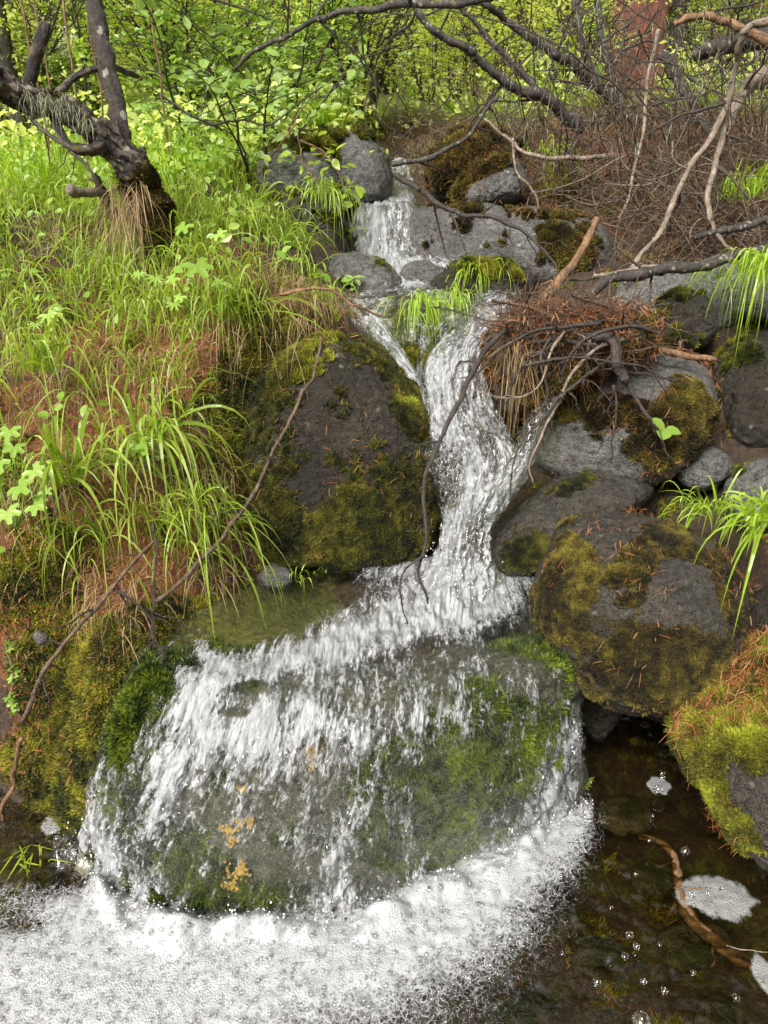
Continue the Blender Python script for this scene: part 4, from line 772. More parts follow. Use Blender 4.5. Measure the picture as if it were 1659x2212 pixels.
# the leaning tree on the left bank
tree = empty('leaning_tree', P(340, 520, 2.62)); tag(tree, 'leaning flaky-barked tree with one upright stem on the left bank', 'tree')
tm = [(330, 440, 60, 90, 0, 1.4), (285, 300, 30, 12, 20, .5), (240, 480, 30, 60, 0, .6), (120, 205, 50, 12, 30, .4), (165, 320, 20, 8, 0, .8)]
def tpart(name, pts, r0, r1, mat, seed, S=18, wig=1, knots=.12):
    V, F, C, rr = stick_geo(pts, r0, r1, seed, False, S, wig, knots, K={26: 240}.get(S)); SS = {26: 72}.get(S, S)
    if S == 26: V, F, C, rr = stick_geo(pts, r0, r1, seed, False, 72, wig, knots, K=240)
    a = np.tile(np.arange(SS)/SS*2*np.pi, len(C)); L = np.repeat(np.concatenate([[0], np.cumsum(np.linalg.norm(np.diff(C, axis=0), axis=1))]), SS); R0 = np.repeat(rr, SS)
    q = np.stack([np.cos(a)*R0*70, np.sin(a)*R0*70, L*16], 1); cv = ridged(q, 1, 4, seed); cv2 = fbm(q, .45, 3, seed+3)
    if mat == 'bark': V = V - nrm(V - np.repeat(C, SS, 0))*((np.clip(cv, 0, 1.6)*.10 - cv2*.12)*R0)[:, None]
    return mesh(name, V, F, M[mat], True, {'moss': blobs(*proj(V), tm), 'crev': (.25 - np.clip(cv, 0, 1.6)*.45)*(1 if mat == 'bark' else .4)}, tree), C, rr, V, F
trunk, TC, TR, TV, TF = tpart('trunk', [(352, 560, 2.66), (345, 510, 2.62), (330, 440, 2.64), (300, 385, 2.62), (262, 330, 2.58), (200, 280, 2.54), (130, 235, 2.5), (60, 210, 2.46), (0, 185, 2.42), (-80, 130, 2.35), (-160, 60, 2.3)],   .064, .030, 'bark', 3, 26, .8, .2)
_, SC, SR, SV, SF = tpart('stem', [(272, 335, 2.60), (262, 290, 2.62), (245, 210, 2.66), (228, 120, 2.7), (214, 50, 2.74), (205, 0, 2.78), (198, -80, 2.85), (190, -200, 2.95)], .030, .024, 'bark_smooth', 4, 18, .4, .08)
tpart('broken_limb', [(62, 205, 2.48), (68, 165, 2.47), (78, 110, 2.46), (95, 72, 2.45), (107, 50, 2.45)], .022, .017, 'bark', 5, 12)
tpart('limb', [(118, 240, 2.52), (130, 285, 2.46), (155, 318, 2.44), (190, 328, 2.46), (222, 312, 2.52)], .012, .02, 'bark', 6, 10)
tpart('limb', [(110, 215, 2.6), (125, 200, 2.66), (165, 168, 2.72), (210, 152, 2.76), (250, 152, 2.8), (300, 165, 2.85)], .014, .008, 'bark', 7, 8)
tpart('limb', [(108, 212, 2.62), (130, 190, 2.68), (170, 160, 2.74), (225, 146, 2.8)], .009, .006, 'bark', 8, 8)
tpart('broken_limb', [(250, 470, 2.66), (228, 420, 2.64), (205, 378, 2.62)], .02, .013, 'bark', 9, 10)
def wt(c_, n_):
    u_, v_ = proj(c_); return np.clip((blobs(u_, v_, tm) + fbm(c_, 20, 2, 1)*.3 - .45)*4, 0, 1)
p_, n__ = surf_sample(TV, TF, 9000, wt, 2); v_, f_, a_ = moss_mesh(p_, n__, .012, 1); mesh('moss', v_, f_, M['moss_brown'], False, a_, tree)
# flaking bark plates
k = rng.integers(0, len(TC)*72, 900); Cn = np.repeat(TC, 72, 0); nn = nrm(TV[np.minimum(k, len(Cn)-1)] - Cn[np.minimum(k, len(Cn)-1)]); T_ = nrm(np.gradient(TC, axis=0))[np.minimum(k//72, len(TC)-1)]
PL = np.array([[-.5, -1, 0], [.5, -.8, 0], [.6, .7, .25], [0, 1, .45], [-.55, .6, .2], [0, 0, .12]]); PLF = np.array([[0, 1, 5], [1, 2, 5], [2, 3, 5], [3, 4, 5], [4, 0, 5]])
Y_ = nrm(T_ + rng.normal(size=T_.shape)*.3); X_ = nrm(np.cross(Y_, nn)); v_, f_ = stamp(PL, PLF, TV[np.minimum(k, len(TV)-1)] - nn*.001, X_, Y_, nn, .006 + .012*rng.random(900)**2)
mesh('bark_flakes', v_, f_, M['bark'], False, {'moss': np.zeros(len(v_))}, tree)['kind'] = 'stuff'
# beard lichen hanging on the trunk
w = (TC[:, 0] < P(200, 280, 2.54)[0]) & (TC[:, 0] > P(70, 210, 2.5)[0]); kk = np.where(w)[0]; k = rng.choice(kk, 420); B = TC[k] + nrm(rng.normal(size=(420, 3)) + np.array([0, -1.2, 1.2]))*TR[k][:, None]*.98
v_, f_, a_ = ribbons(B, rng.normal(size=(420, 3)) + np.array([0, -.8, .3]), .03 + .05*rng.random(420), .0013, 1.2, 5); mesh('beard_lichen', v_, f_, M['lichen'], False, a_, tree)

fallen = 'dead branches of the fallen tree on the right'
D = [
 ('thick dead stem with lichen curving up from the root mass, lower one', [(1262, 280, 4.3), (1215, 240, 4.25), (1160, 205, 4.2), (1100, 180, 4.15), (1040, 135, 4.1), (990, 100, 4.05), (930, 55, 4.0), (895, 15, 4.0), (880, -40, 4.0)], .034, .011, 'bark_dead', 6, .5),
 ('thick dead stem with lichen curving up from the root mass, upper one', [(1385, 268, 4.6), (1330, 225, 4.55), (1270, 170, 4.5), (1215, 125, 4.4), (1160, 90, 4.35), (1100, 40, 4.3), (1045, 8, 4.2), (960, -25, 4.2)], .032, .014, 'bark_dead', 6, .6),
 ('upright dead stem in front of the red-barked trunk', [(1345, 215, 5), (1322, 160, 5), (1305, 100, 5), (1295, 40, 5), (1285, -40, 5)], .027, .016, 'bark_dead', 3, .4),
 ('slim upright dead stem left of the red-barked trunk', [(1285, 190, 4.7), (1265, 110, 4.7), (1248, 40, 4.7), (1235, -40, 4.7)], .026, .016, 'bark_dead', 4, .4),
 ('thin slanting dead stem between the two thick lichened stems', [(1180, 215, 4.6), (1120, 150, 4.6), (1060, 85, 4.6), (1000, 20, 4.6), (960, -40, 4.6)], .02, .01, 'bark_dead', 4, .3),
 ('long arched dark branch across the top of the picture', [(500, 152, 3.3), (560, 110, 3.2), (640, 62, 3.1), (700, 38, 3.05), (760, 20, 3.0), (870, 12, 2.95), (1000, 2, 2.9), (1100, -25, 2.85)], .007, .013, 'bark_dead', 8, .3),
 ('thin branch hanging from the arched one above the blue-grey boulder', [(905, 20, 3.0), (880, 60, 3.02), (845, 80, 3.05), (815, 130, 3.1), (800, 190, 3.15), (788, 240, 3.15), (795, 290, 3.15)], .004, .002, 'twig', 6, .2),
 ('dark branch lying from the blue-grey boulder up to the dead stems', [(845, 356, 3.6), (900, 348, 3.6), (955, 330, 3.6), (1005, 300, 3.65), (1045, 250, 3.7), (1075, 205, 3.8)], .012, .008, 'bark_dead', 5, .25),
 ('spiky dark branch lying across the long grey slab', [(850, 372, 3.3), (895, 402, 3.2), (945, 440, 3.12), (990, 460, 3.08), (1060, 463, 3.05), (1120, 495, 3.0), (1170, 535, 2.95), (1208, 580, 2.9)], .013, .004, 'twig', 7, .2),
 ('pale bent branch reaching sideways out of the brush', [(1050, 255, 3.9), (1100, 300, 3.8), (1135, 330, 3.75), (1190, 345, 3.7), (1250, 342, 3.7), (1330, 330, 3.75)], .006, .012, 'bark_pale', 3, .25),
 ('longest pale leaning stick on the right', [(1700, 30, 2.95), (1650, 48, 2.95), (1610, 62, 2.95), (1592, 120, 3.0), (1565, 235, 3.05), (1510, 340, 3.0), (1455, 440, 2.95), (1405, 525, 2.85), (1350, 610, 2.8)], .013, .009, 'bark_pale', 3, .25),
 ('pale forked stick bending down to the flat pale rock', [(1572, 235, 3.08), (1548, 330, 3.05), (1530, 430, 2.95), (1545, 500, 2.9), (1590, 548, 2.85)], .013, .006, 'bark_pale', 2, .2),
 ('thin grey stick leaning behind the longest pale stick', [(1420, 60, 3.6), (1400, 180, 3.6), (1385, 300, 3.5), (1362, 420, 3.3), (1340, 470, 3.3)], .008, .005, 'bark_pale', 4, .25),
 ('curved reddish branch in the upper right corner', [(1460, 48, 3.5), (1500, 38, 3.5), (1550, 38, 3.5), (1600, 60, 3.45), (1680, 100, 3.4)], .012, .018, 'twig_red', 2, .3),
 ('grey log end sticking in from the right edge', [(1500, 120, 4.0), (1560, 100, 3.9), (1620, 85, 3.8), (1720, 60, 3.7)], .03, .05, 'bark_dead', 2, .3),
 ('thick grey weathered branch at the right edge', [(1570, 280, 3.6), (1600, 210, 3.6), (1640, 170, 3.6), (1720, 150, 3.6)], .022, .045, 'bark_pale', 2, .3),
 ('dark upright broken snag on the right among the twigs', [(1480, 200, 4.4), (1450, 150, 4.4), (1425, 110, 4.4)], .03, .022, 'bark', 3, .3),
 ('dark leaning branch rising right of the snag', [(1560, 330, 4.0), (1510, 250, 4.1), (1470, 190, 4.2), (1440, 130, 4.2)], .022, .01, 'bark_dead', 5, .35),
 ('slim stick slanting down from the root mass', [(1255, 250, 4.1), (1230, 330, 4.0), (1245, 400, 3.85), (1290, 430, 3.8)], .008, .004, 'twig', 2, .2),
 ('pale thin stick hanging straight down right of the tilted rock', [(1110, 300, 3.7), (1120, 380, 3.65), (1155, 420, 3.6), (1190, 560, 3.3)], .006, .003, 'bark_pale', 2, .2),
 ('dark log lying on the flat pale rock', [(1660, 535, 2.56), (1540, 566, 2.5), (1430, 578, 2.46), (1330, 603, 2.43), (1260, 638, 2.38), (1190, 678, 2.3)], .020, .013, 'bark_dead', 4, .15),
 ('second thinner log beside the dark log', [(1440, 572, 2.5), (1390, 580, 2.5), (1330, 590, 2.5), (1280, 600, 2.5)], .012, .008, 'bark_pale', 3, .12),
 ('short dark stick on the brush at the right edge', [(1680, 470, 2.9), (1600, 490, 2.9), (1500, 510, 2.9)], .016, .012, 'bark_dead', 3, .15),
]
for i, (lb, pts, r0, r1, mt, sd_, sl_) in enumerate(D): stick('branch', lb, pts, r0, r1, mt, 300+i, r0 < .014, sd_, None, 'branch', 1.0, sl_, 12 if r0 > .02 else 8, 'twig')
stick('stick', 'snapped yellow-brown stick standing in the heap of twigs', [(1290, 470, 2.6), (1268, 520, 2.56), (1240, 565, 2.52), (1205, 605, 2.48), (1185, 640, 2.45), (1150, 690, 2.4)], .011, .019, 'twig_red', 5, False, 1, None, 'stick', .6, .1)
# twigs of the heap between the falls and the grey boulder
Hh = [
 ('long spiky twig hanging from the heap into the falls, dipping in the pool', [(1090, 715, 2.12), (1045, 755, 2.02), (1010, 830, 1.93), (985, 880, 1.89), (950, 945, 1.84), (925, 1000, 1.79), (912, 1080, 1.72), (916, 1180, 1.66), (908, 1240, 1.64), (920, 1298, 1.62)], .008, .003, 4),
 ('thin forked twig tip trailing over the white foam', [(914, 1195, 1.64), (880, 1225, 1.62), (862, 1260, 1.6), (872, 1320, 1.58), (880, 1352, 1.57)], .003, .0015, 1),
 ('spiky arched twig along the top of the heap', [(1050, 740, 2.15), (1110, 705, 2.16), (1190, 680, 2.2), (1280, 672, 2.22), (1380, 668, 2.22), (1450, 655, 2.22)], .006, .003, 6),
 ('spiky twig crossing from the heap top down to the left', [(1400, 700, 2.12), (1320, 692, 2.1), (1240, 715, 2.07), (1170, 760, 2.03), (1120, 800, 2.0), (1090, 870, 1.98)], .006, .003, 5),
 ('pale twig curving down to the side chute, upper of the two', [(1340, 735, 2.06), (1290, 755, 2.03), (1240, 800, 1.98), (1210, 860, 1.94), (1170, 930, 1.9), (1150, 1000, 1.86), (1155, 1040, 1.85)], .005, .002, 3),
 ('spiky twig curving down to the side chute, lower of the two', [(1330, 760, 2.03), (1280, 800, 1.98), (1200, 870, 1.93), (1145, 930, 1.89), (1110, 990, 1.86), (1100, 1080, 1.84)], .005, .002, 4),
 ('thick curved broken twig hanging over the grey boulder', [(1250, 735, 2.1), (1290, 728, 2.06), (1325, 740, 2.03), (1335, 790, 2.0), (1350, 828, 1.98)], .013, .015, 1),
 ('spiky twig hanging down the grey boulder toward the seedling', [(1350, 830, 2.0), (1385, 880, 1.97), (1405, 905, 1.95), (1435, 960, 1.95), (1450, 1010, 1.98)], .005, .003, 2),
 ('spiky twig hanging straight down the grey boulder', [(1325, 830, 1.99), (1330, 880, 1.97), (1325, 940, 1.96), (1318, 1000, 1.96)], .004, .002, 2),
 ('reddish broken branch ending in needles right of the heap', [(1380, 735, 2.2), (1420, 752, 2.18), (1470, 770, 2.16), (1545, 778, 2.15)], .012, .009, 2),
 ('spiky twig reaching right over the grey boulder', [(1270, 800, 2.0), (1340, 805, 2.0), (1400, 812, 2.02), (1465, 825, 2.04)], .004, .003, 3),
 ('pale bent twig drooping at the left of the heap', [(1215, 715, 2.04), (1185, 770, 2.0), (1160, 840, 1.96), (1110, 862, 1.95), (1020, 845, 1.95)], .004, .002, 2),
 ('short dark twig across the middle of the heap', [(1150, 740, 2.08), (1220, 735, 2.06), (1300, 750, 2.05), (1360, 735, 2.06)], .007, .005, 3),
 ('fine dark twig lying over the water curtain', [(830, 640, 2.6), (900, 652, 2.5), (960, 668, 2.42), (1010, 680, 2.38), (1068, 694, 2.3)], .004, .002, 2),
 ('smooth brown root arching over the tall dark boulder', [(608, 634, 2.3), (660, 628, 2.26), (715, 628, 2.22), (755, 652, 2.2), (800, 676, 2.2), (832, 690, 2.2)], .006, .003, 0),
 ('long low twig sweeping from the heap top over the edge of the falls', [(1300, 700, 2.06), (1200, 705, 2.04), (1110, 735, 2.0), (1040, 790, 1.97), (1020, 860, 1.95)], .006, .002, 4),
 ('forked brown twig looping across the front of the heap', [(1420, 720, 2.08), (1370, 700, 2.04), (1290, 720, 2.0), (1230, 770, 1.98), (1215, 830, 1.97)], .007, .003, 4),
 ('brown twig hanging from the middle of the heap beside the straw', [(1190, 730, 2.03), (1165, 780, 2.0), (1180, 850, 1.97), (1150, 900, 1.95)], .005, .002, 3),
 ('long spiky twig running along the lower right of the heap', [(1130, 790, 2.0), (1220, 770, 1.98), (1320, 780, 1.97), (1400, 800, 1.98), (1440, 850, 1.99)], .005, .002, 5),
]
for i, (lb, pts, r0, r1, sd_) in enumerate(Hh): stick('twig', lb, pts, r0, r1, 'twig_red' if ('reddish' in lb or 'root' in lb) else 'bark_pale' if 'pale' in lb else 'twig', 400+i, 'root' not in lb, sd_, None, 'twig', 1.0, .09)
LFT = [
 ('long grey twig leaning on the tall dark boulder down to the left bank', [(692, 728, 2.02), (670, 820, 1.92), (650, 862, 1.88), (605, 945, 1.82), (560, 1030, 1.77), (495, 1135, 1.69), (410, 1235, 1.62), (325, 1312, 1.56)], .0035, .0065, 5, 'twig_mid'),
 ('spiky grey twig slanting down the lower left bank', [(335, 1160, 1.62), (290, 1210, 1.57), (245, 1275, 1.50), (185, 1335, 1.45), (125, 1405, 1.41), (85, 1480, 1.39), (48, 1560, 1.37)], .0038, .0058, 6, 'twig_mid'),
 ('thin dark twig hanging by the mossy water edge', [(240, 1270, 1.5), (290, 1300, 1.5), (325, 1340, 1.49), (330, 1390, 1.48), (305, 1480, 1.42)], .003, .002, 5, 'twig'),
 ('straight thin twig standing over the moss by the pool', [(338, 1130, 1.63), (333, 1240, 1.55), (325, 1350, 1.5), (315, 1470, 1.42)], .003, .0015, 2, 'twig'),
 ('reddish stick rising from the lower left corner of the bank', [(0, 1775, 1.37), (18, 1720, 1.37), (35, 1655, 1.37), (45, 1590, 1.37)], .006, .005, 0, 'twig_red'),
 ('dead stick poking out beside the leaning tree', [(145, 412, 2.45), (185, 414, 2.5), (235, 416, 2.58)], .015, .012, 0, 'twig_pale'),
 ('dark spiky branch low in the grass behind the leaning tree', [(55, 250, 3.0), (110, 290, 2.95), (160, 330, 2.85), (200, 375, 2.75)], .009, .006, 3, 'twig'),
 ('thin dark branch with few twigs above the near grass', [(350, 210, 3.3), (450, 262, 3.3), (520, 262, 3.3), (590, 262, 3.3), (700, 180, 3.4)], .005, .003, 6, 'twig'),
]
for i, (lb, pts, r0, r1, sd_, mt) in enumerate(LFT): stick('stick' if 'stick' in lb else 'root' if 'root' in lb else 'twig', lb, pts, r0, r1, mt, 440+i, r0 < .01, sd_, None, 'stick' if 'stick' in lb else 'root' if 'root' in lb else 'twig', 1.0, .09, 8, 'twig')
sb = [(1385, 1812), (1430, 1822), (1458, 1860), (1470, 1930), (1488, 1985), (1540, 2032), (1600, 2072), (1690, 2100)]
stick('branch', 'submerged orange-brown branch in the dark pool', [tuple(Z(u, v, -.018 + .012*(i in (2, 3))) ) + (0,) for i, (u, v) in enumerate(sb)], .008, .019, 'twig_red', 77, False, 3, None, 'branch', .8, .08)
stick('twig', 'thin twig under water at the lower right corner', [tuple(Z(u, v, -.01)) + (0,) for u, v in ((1480, 2110), (1530, 2160), (1580, 2212))], .002, .002, 'twig', 78, True, 0, None, 'twig')
stick('straw', 'yellow straw lying across the largest foam patch', [tuple(Z(u, v, .028)) + (0,) for u, v in ((1458, 1914), (1500, 1916), (1542, 1918))], .0016, .0012, 'twig_red', 79, False, 0, None, 'straw')
stick('straw', 'pale straw floating near the right edge of the pool', [tuple(Z(u, v, .008)) + (0,) for u, v in ((1572, 2042), (1620, 2050), (1670, 2062))], .0013, .001, 'bark_pale', 80, False, 0, None, 'straw')

# heaps of fine twigs nobody could count
def twig_cloud(n, cfun, Lr, rr, K, dirf, seed, curl=.35, S=4):
    r = np.random.default_rng(seed); B = cfun(r, n); d = nrm(dirf(r, n)); L = Lr[0] + (Lr[1]-Lr[0])*r.random(n)**1.5; t = np.linspace(-.5, .5, K)[None, :, None]
    c1 = r.normal(size=(n, 1, 3)); C = B[:, None] + d[:, None]*L[:, None, None]*t + c1*(t**2)*L[:, None, None]*curl*1.6 + (r.normal(size=(n, K, 3))*.02).cumsum(1)*L[:, None, None]*.55
    ra = (rr[0] + (rr[1]-rr[0])*r.random(n)**3)[:, None]*np.linspace(1, .45, K)[None]
    V, F = tubes(C, ra, S); return V, F, C, ra
def cloud_spurs(C, ra, per, seed):
    r = np.random.default_rng(seed); N_, K_, _ = C.shape; m = N_*per; i, j = r.integers(0, N_, m), r.integers(1, K_-1, m); T = nrm(C[i, j+1] - C[i, j-1]); f = r.random((m, 1)); p = C[i, j]*(1-f) + C[i, j+1]*f
    d = r.normal(size=(m, 3)); d = nrm(d - T*(d*T).sum(1, keepdims=True)); X, Y, Zd = frame(d, r.normal(size=(m, 3))); s = ra[i, j]*.6; return stamp(SPT, SPF, p, X, Y, Zd, np.stack([s, s, .003 + .006*r.random(m)], 1))
def in_region(poly, up, y0=None, thick=.1):
    tri = GV[GFn].mean(1); uu_, vv_ = proj(tri); ok = np.where(pip(poly, uu_, vv_))[0]
    def f(r, n):
        k = r.choice(ok, n); p = tri[k].copy(); p[:, 2] += up[0] + (up[1]-up[0])*r.random(n)**1.6; p += r.normal(size=(n, 3))*.02; return p
    return f
cl = [(830, 300), (960, 260), (1150, 270), (1300, 250), (1659, 240), (1750, 300), (1750, 560), (1560, 580), (1330, 590), (1300, 500), (1150, 440), (960, 330), (880, 400)]
ddn = lambda r, n: np.stack([r.normal(size=n)*.8 - .35, r.normal(size=n)*.4 - .25, r.normal(size=n)*.45 + .25], 1)
V1, F1_, C1, R1 = twig_cloud(900, in_region([(820, 250)] + cl[1:], (.0, .2)), (.12, .55), (.0016, .0055), 9, ddn, 11)
s1 = cloud_spurs(C1, R1, 5, 1); V2, F2_, C2, R2 = twig_cloud(130, in_region(cl, (.05, .35)), (.5, 1.3), (.003, .008), 12, lambda r, n: np.stack([r.normal(size=n)*.5 - .4, r.normal(size=n)*.3 - .2, np.abs(r.normal(size=n))*.6 + .3], 1), 12, .25, 5)
V, F, _ = join([(V1, F1_), s1, (V2, F2_)]); tag(mesh('brushwood', V, F, M['twig_mid'], True, {'moss': np.zeros(len(V))}), kind='stuff')
V1, F1_, C1, R1 = twig_cloud(420, in_region(cl, (.0, .3)), (.12, .6), (.002, .005), 10, ddn, 14); tag(mesh('pale_brushwood', V1, F1_, M['twig_pale'], True, {'moss': np.zeros(len(V1))}), kind='stuff')
# crown of the fallen dead tree: a web of thin bare twigs higher up
def airbox(r, n):
    u = 1060 + 640*r.random(n)**.8; v = -40 + 330*r.random(n)**.9; y = 3.3 + 1.5*r.random(n); return P(u, v, y)
V1, F1_, C1, R1 = twig_cloud(150, airbox, (.25, 1.0), (.0018, .006), 12, lambda r, n: np.stack([r.normal(size=n)*.7 - .2, r.normal(size=n)*.4, r.normal(size=n)*.7], 1), 15, .3)
s1 = cloud_spurs(C1, R1, 12, 2); V, F, _ = join([(V1, F1_), s1]); tag(mesh('bare_twigs', V, F, M['twig'], True, {'moss': np.zeros(len(V))}), kind='stuff')
k = rng.integers(0, len(C1), 1600); j = rng.integers(1, 11, 1600); v_, f_, a_ = ribbons(C1[k, j], rng.normal(size=(1600, 3)) + np.array([0, 0, -.4]), .02 + .05*rng.random(1600), .0022, 1.3, 4); tag(mesh('hanging_lichen', v_, f_, M['lichen'], False, a_), kind='stuff')
# the heap itself: fine twigs, roots and needles
hp = lambda r, n: P(1050 + 390*np.clip(r.random(n)*.7 + r.random(n)*.3, 0, 1), 664 + 95*r.random(n), 2.1 + .16*r.random(n)) + r.normal(size=(n, 3))*.02
V1, F1_, C1, R1 = twig_cloud(400, hp, (.06, .28), (.0012, .004), 9, lambda r, n: np.stack([r.normal(size=n) + .1, r.normal(size=n)*.5, r.normal(size=n)*.28 - .1], 1), 21)
s1 = cloud_spurs(C1, R1, 6, 3); hb = lambda r, n: P(1080 + 180*r.random(n), 700 + 120*r.random(n), 2.12 + .14*r.random(n))
V2, F2_, C2, R2 = twig_cloud(380, hb, (.08, .32), (.0009, .0024), 9, lambda r, n: np.stack([r.normal(size=n)*.35 - .1, r.normal(size=n)*.3 - .2, -np.ones(n)], 1), 22)
V, F, _ = join([(V1, F1_), s1, (V2, F2_)]); hpo = mesh('twig_heap', V, F, M['twig_mid'], True, {'moss': np.zeros(len(V))}); tag(hpo, kind='stuff')
mnd = rock('mound', 'dark mound of packed roots and orange needles under the twig heap', [(1045, 760), (1080, 712), (1150, 685), (1260, 680), (1370, 690), (1420, 715), (1400, 760), (1300, 790), (1240, 800), (1180, 850), (1120, 900), (1085, 880), (1070, 820)], 2.2, .1, 91, .07, 'rock_round', [(1200, 760, 200, 100, 0, 1.2)], .4, .3, nt=90, nph=50, cat='mound', mossn=9000, mossz=.011, mossm='moss_brown')

# ---------------------------------------------------------------- needles and moss on the bank
POOLP = [(395, 1345), (480, 1290), (560, 1252), (640, 1232), (1150, 1228), (1200, 1300), (1100, 1420), (420, 1450), (335, 1410)]
def gw(L, lo=.35, k=3):
    def f(c_, n_):
        u_, v_ = proj(c_); return (1 - pip(POOLP, u_, v_))* np.clip((blobs(u_, v_, L) + fbm(c_, 10, 4, 6)*.6 - lo)*k, 0, 1)
    return f
GFu = GFn if (np.cross(GV[GFn[:, 1]]-GV[GFn[:, 0]], GV[GFn[:, 2]]-GV[GFn[:, 0]])[:, 2].mean() > 0) else GFn[:, ::-1]
NP = [(b[0], b[1], b[2]*1.1, b[3]*1.2, b[4], b[5]) for b in NEEDLE]
p_, nn = surf_sample(GV, GFu, 115000, gw(NP, .15), 31); v_, f_, a_ = needle_mesh(p_, nn, .022, 31, .5, .0018); tag(mesh('needle_litter', v_, f_, M['needle'], False, a_), kind='stuff')
p_, nn = surf_sample(GV, GFu, 90000, gw(MOSSG + [(150, 1550, 120, 200, 0, .5), (520, 900, 70, 200, 0, .6), (300, 1130, 200, 60, 0, .35), (100, 1330, 140, 80, 0, .5)], .3), 32); v_, f_, a_ = moss_mesh(p_, nn, .011, 32); tag(mesh('moss_cushions', v_, f_, M['moss'], False, a_), kind='stuff')
p_, nn = surf_sample(GV, GFu, 22000, gw([(600, 770, 90, 60, 0, 1.0), (680, 690, 60, 40, 0, .9), (60, 1090, 110, 50, 0, .7), (370, 1345, 110, 26, -18, .9), (520, 1300, 70, 22, -15, .8), (190, 1560, 60, 60, 0, .5)], .35), 34); v_, f_, a_ = moss_mesh(p_, nn, .012, 34); tag(mesh('bright_moss', v_, f_, M['moss_bright'], False, a_), kind='stuff')
def rock_needles(lbl, n, L, size=.02, seed=0):
    n = int(n*.9)
    V, F, C, ob = ROCKS[lbl]; Fo = F if (np.cross(V[F[:, 1]]-V[F[:, 0]], V[F[:, 2]]-V[F[:, 0]])*(V[F[:, 0]]-C)).sum() > 0 else F[:, ::-1]
    p, nn = surf_sample(V, Fo, n, gw(L, .2), seed); return needle_mesh(p + nn*(.004 + .8*ob.get('_loc_m', 0)), nn, size, seed, .6, .0014)
parts = [rock_needles('tall dark boulder with moss and orange needles left of the main waterfall', 900, [(740, 980, 160, 170, 0, .6), (720, 760, 60, 40, 0, .8)], .022, 1),
         rock_needles('round brown boulder with olive moss cap overhanging the dark cave', 900, [(1380, 1110, 50, 14, 0, 1), (1290, 1200, 60, 60, 0, .4), (1400, 1300, 120, 90, 0, .4), (1560, 1220, 40, 60, 0, .8), (1400, 1420, 140, 50, 0, .3)], .022, 2),
         rock_needles('boulder under a thick bright cushion of moss and orange needles at the right edge', 7000, [(1600, 1480, 130, 70, -35, 1.2), (1560, 1560, 120, 90, 0, .35)], .028, 3),
         rock_needles('tilted rock with orange needles and moss above the long grey slab', 1200, [(1030, 360, 60, 40, -40, 1)], .03, 4),
         rock_needles('needle covered rock behind the tilted rock', 2500, [(1000, 350, 100, 60, -40, 1)], .03, 5),
         rock_needles('long grey slab with moss spots right of the upper waterfall', 1000, [(1150, 462, 90, 10, 0, 1.2), (1240, 540, 60, 40, 0, .5)], .028, 6),
         rock_needles('grey boulder with brown moss beneath the heap of twigs', 1600, [(1300, 810, 60, 40, 0, .8), (1370, 900, 120, 60, 0, .6), (1400, 960, 50, 60, 0, .8), (1500, 790, 50, 30, 0, .5)], .024, 7),
         rock_needles('dark mound of packed roots and orange needles under the twig heap', 5000, [(1200, 720, 200, 60, 0, 1.2)], .028, 8)]
q = hp(np.random.default_rng(4), 3500); parts.append(needle_mesh(q, np.tile([0, -.5, .8], (len(q), 1)), .028, 9, .5, .002))
V, F, A = join(parts); tag(mesh('fallen_needles', V, F, M['needle'], False, A), kind='stuff')

# ---------------------------------------------------------------- grass
def blades(p, L, w, bend, lean, seed, spread=.45, K=6):
    r = np.random.default_rng(seed); n = len(p); d = np.array(lean) + r.normal(size=(n, 3))*spread; d[:, 2] = np.abs(d[:, 2]) + .25
    return ribbons(p, d, L[0] + (L[1]-L[0])*r.random(n), w[0] + (w[1]-w[0])*r.random(n), bend[0] + (bend[1]-bend[0])*r.random(n), K, np.clip(r.random(n)*.75 + .1*vn(p*3, 2) + .1, 0, 1))
def region_pts(polys, n, seed, lift=0, ymin=0, ymax=9):
    """polys [(polygon, weight)]"""
    def w(c_, n_):
        u_, v_ = proj(c_); u_ = u_ + fbm(c_, 6, 2, 8)*40; v_ = v_ + fbm(c_, 6, 2, 9)*30; s = 0
        for pl, k in polys: s = s + pip(pl, u_, v_)*k
        cl_ = np.clip(.3 + fbm(c_, 8, 2, seed)*1.9, .03, 2.5)
        return s*cl_*(c_[:, 1] > ymin)*(c_[:, 1] < ymax)
    return surf_sample(GV, GFu, n, w, seed)[0]
LB = [(-60, 420), (150, 430), (300, 500), (560, 430), (620, 520), (700, 590), (690, 660), (600, 690), (500, 740), (470, 860), (500, 960), (430, 1060), (330, 1010), (230, 1060), (-60, 1020)]
LB2 = [(-60, 1000), (480, 1000), (540, 1130), (430, 1200), (250, 1180), (-60, 1150)]
UP = [(-60, 240), (780, 215), (800, 290), (700, 300), (560, 330), (540, 420), (470, 520), (300, 500), (-60, 480)]
gp1 = region_pts([(LB, 1.0), (LB2, .9), ([(120, 1100), (520, 1100), (500, 1200), (300, 1260), (140, 1220)], .7)], 2100, 41); g1 = blades(gp1, (.18, .48), (.0034, .0085), (.6, 1.5), (.22, -.4, .75), 41, .5, 8)
gp2 = region_pts([(LB, 1.0)], 1300, 42); g2 = blades(gp2, (.07, .2), (.002, .004), (.3, 1.2), (.1, -.2, .9), 42, .6, 5)
gp3 = region_pts([(UP, 1.0)], 7000, 43, 0, 2.6); g3 = blades(gp3, (.14, .4), (.003, .0062), (.3, 1.2), (.05, -.2, .9), 43, .5, 5)
V, F, A = join([g1, g2, g3]); tag(mesh('grass', V, F, M['grass'], False, A), kind='stuff')
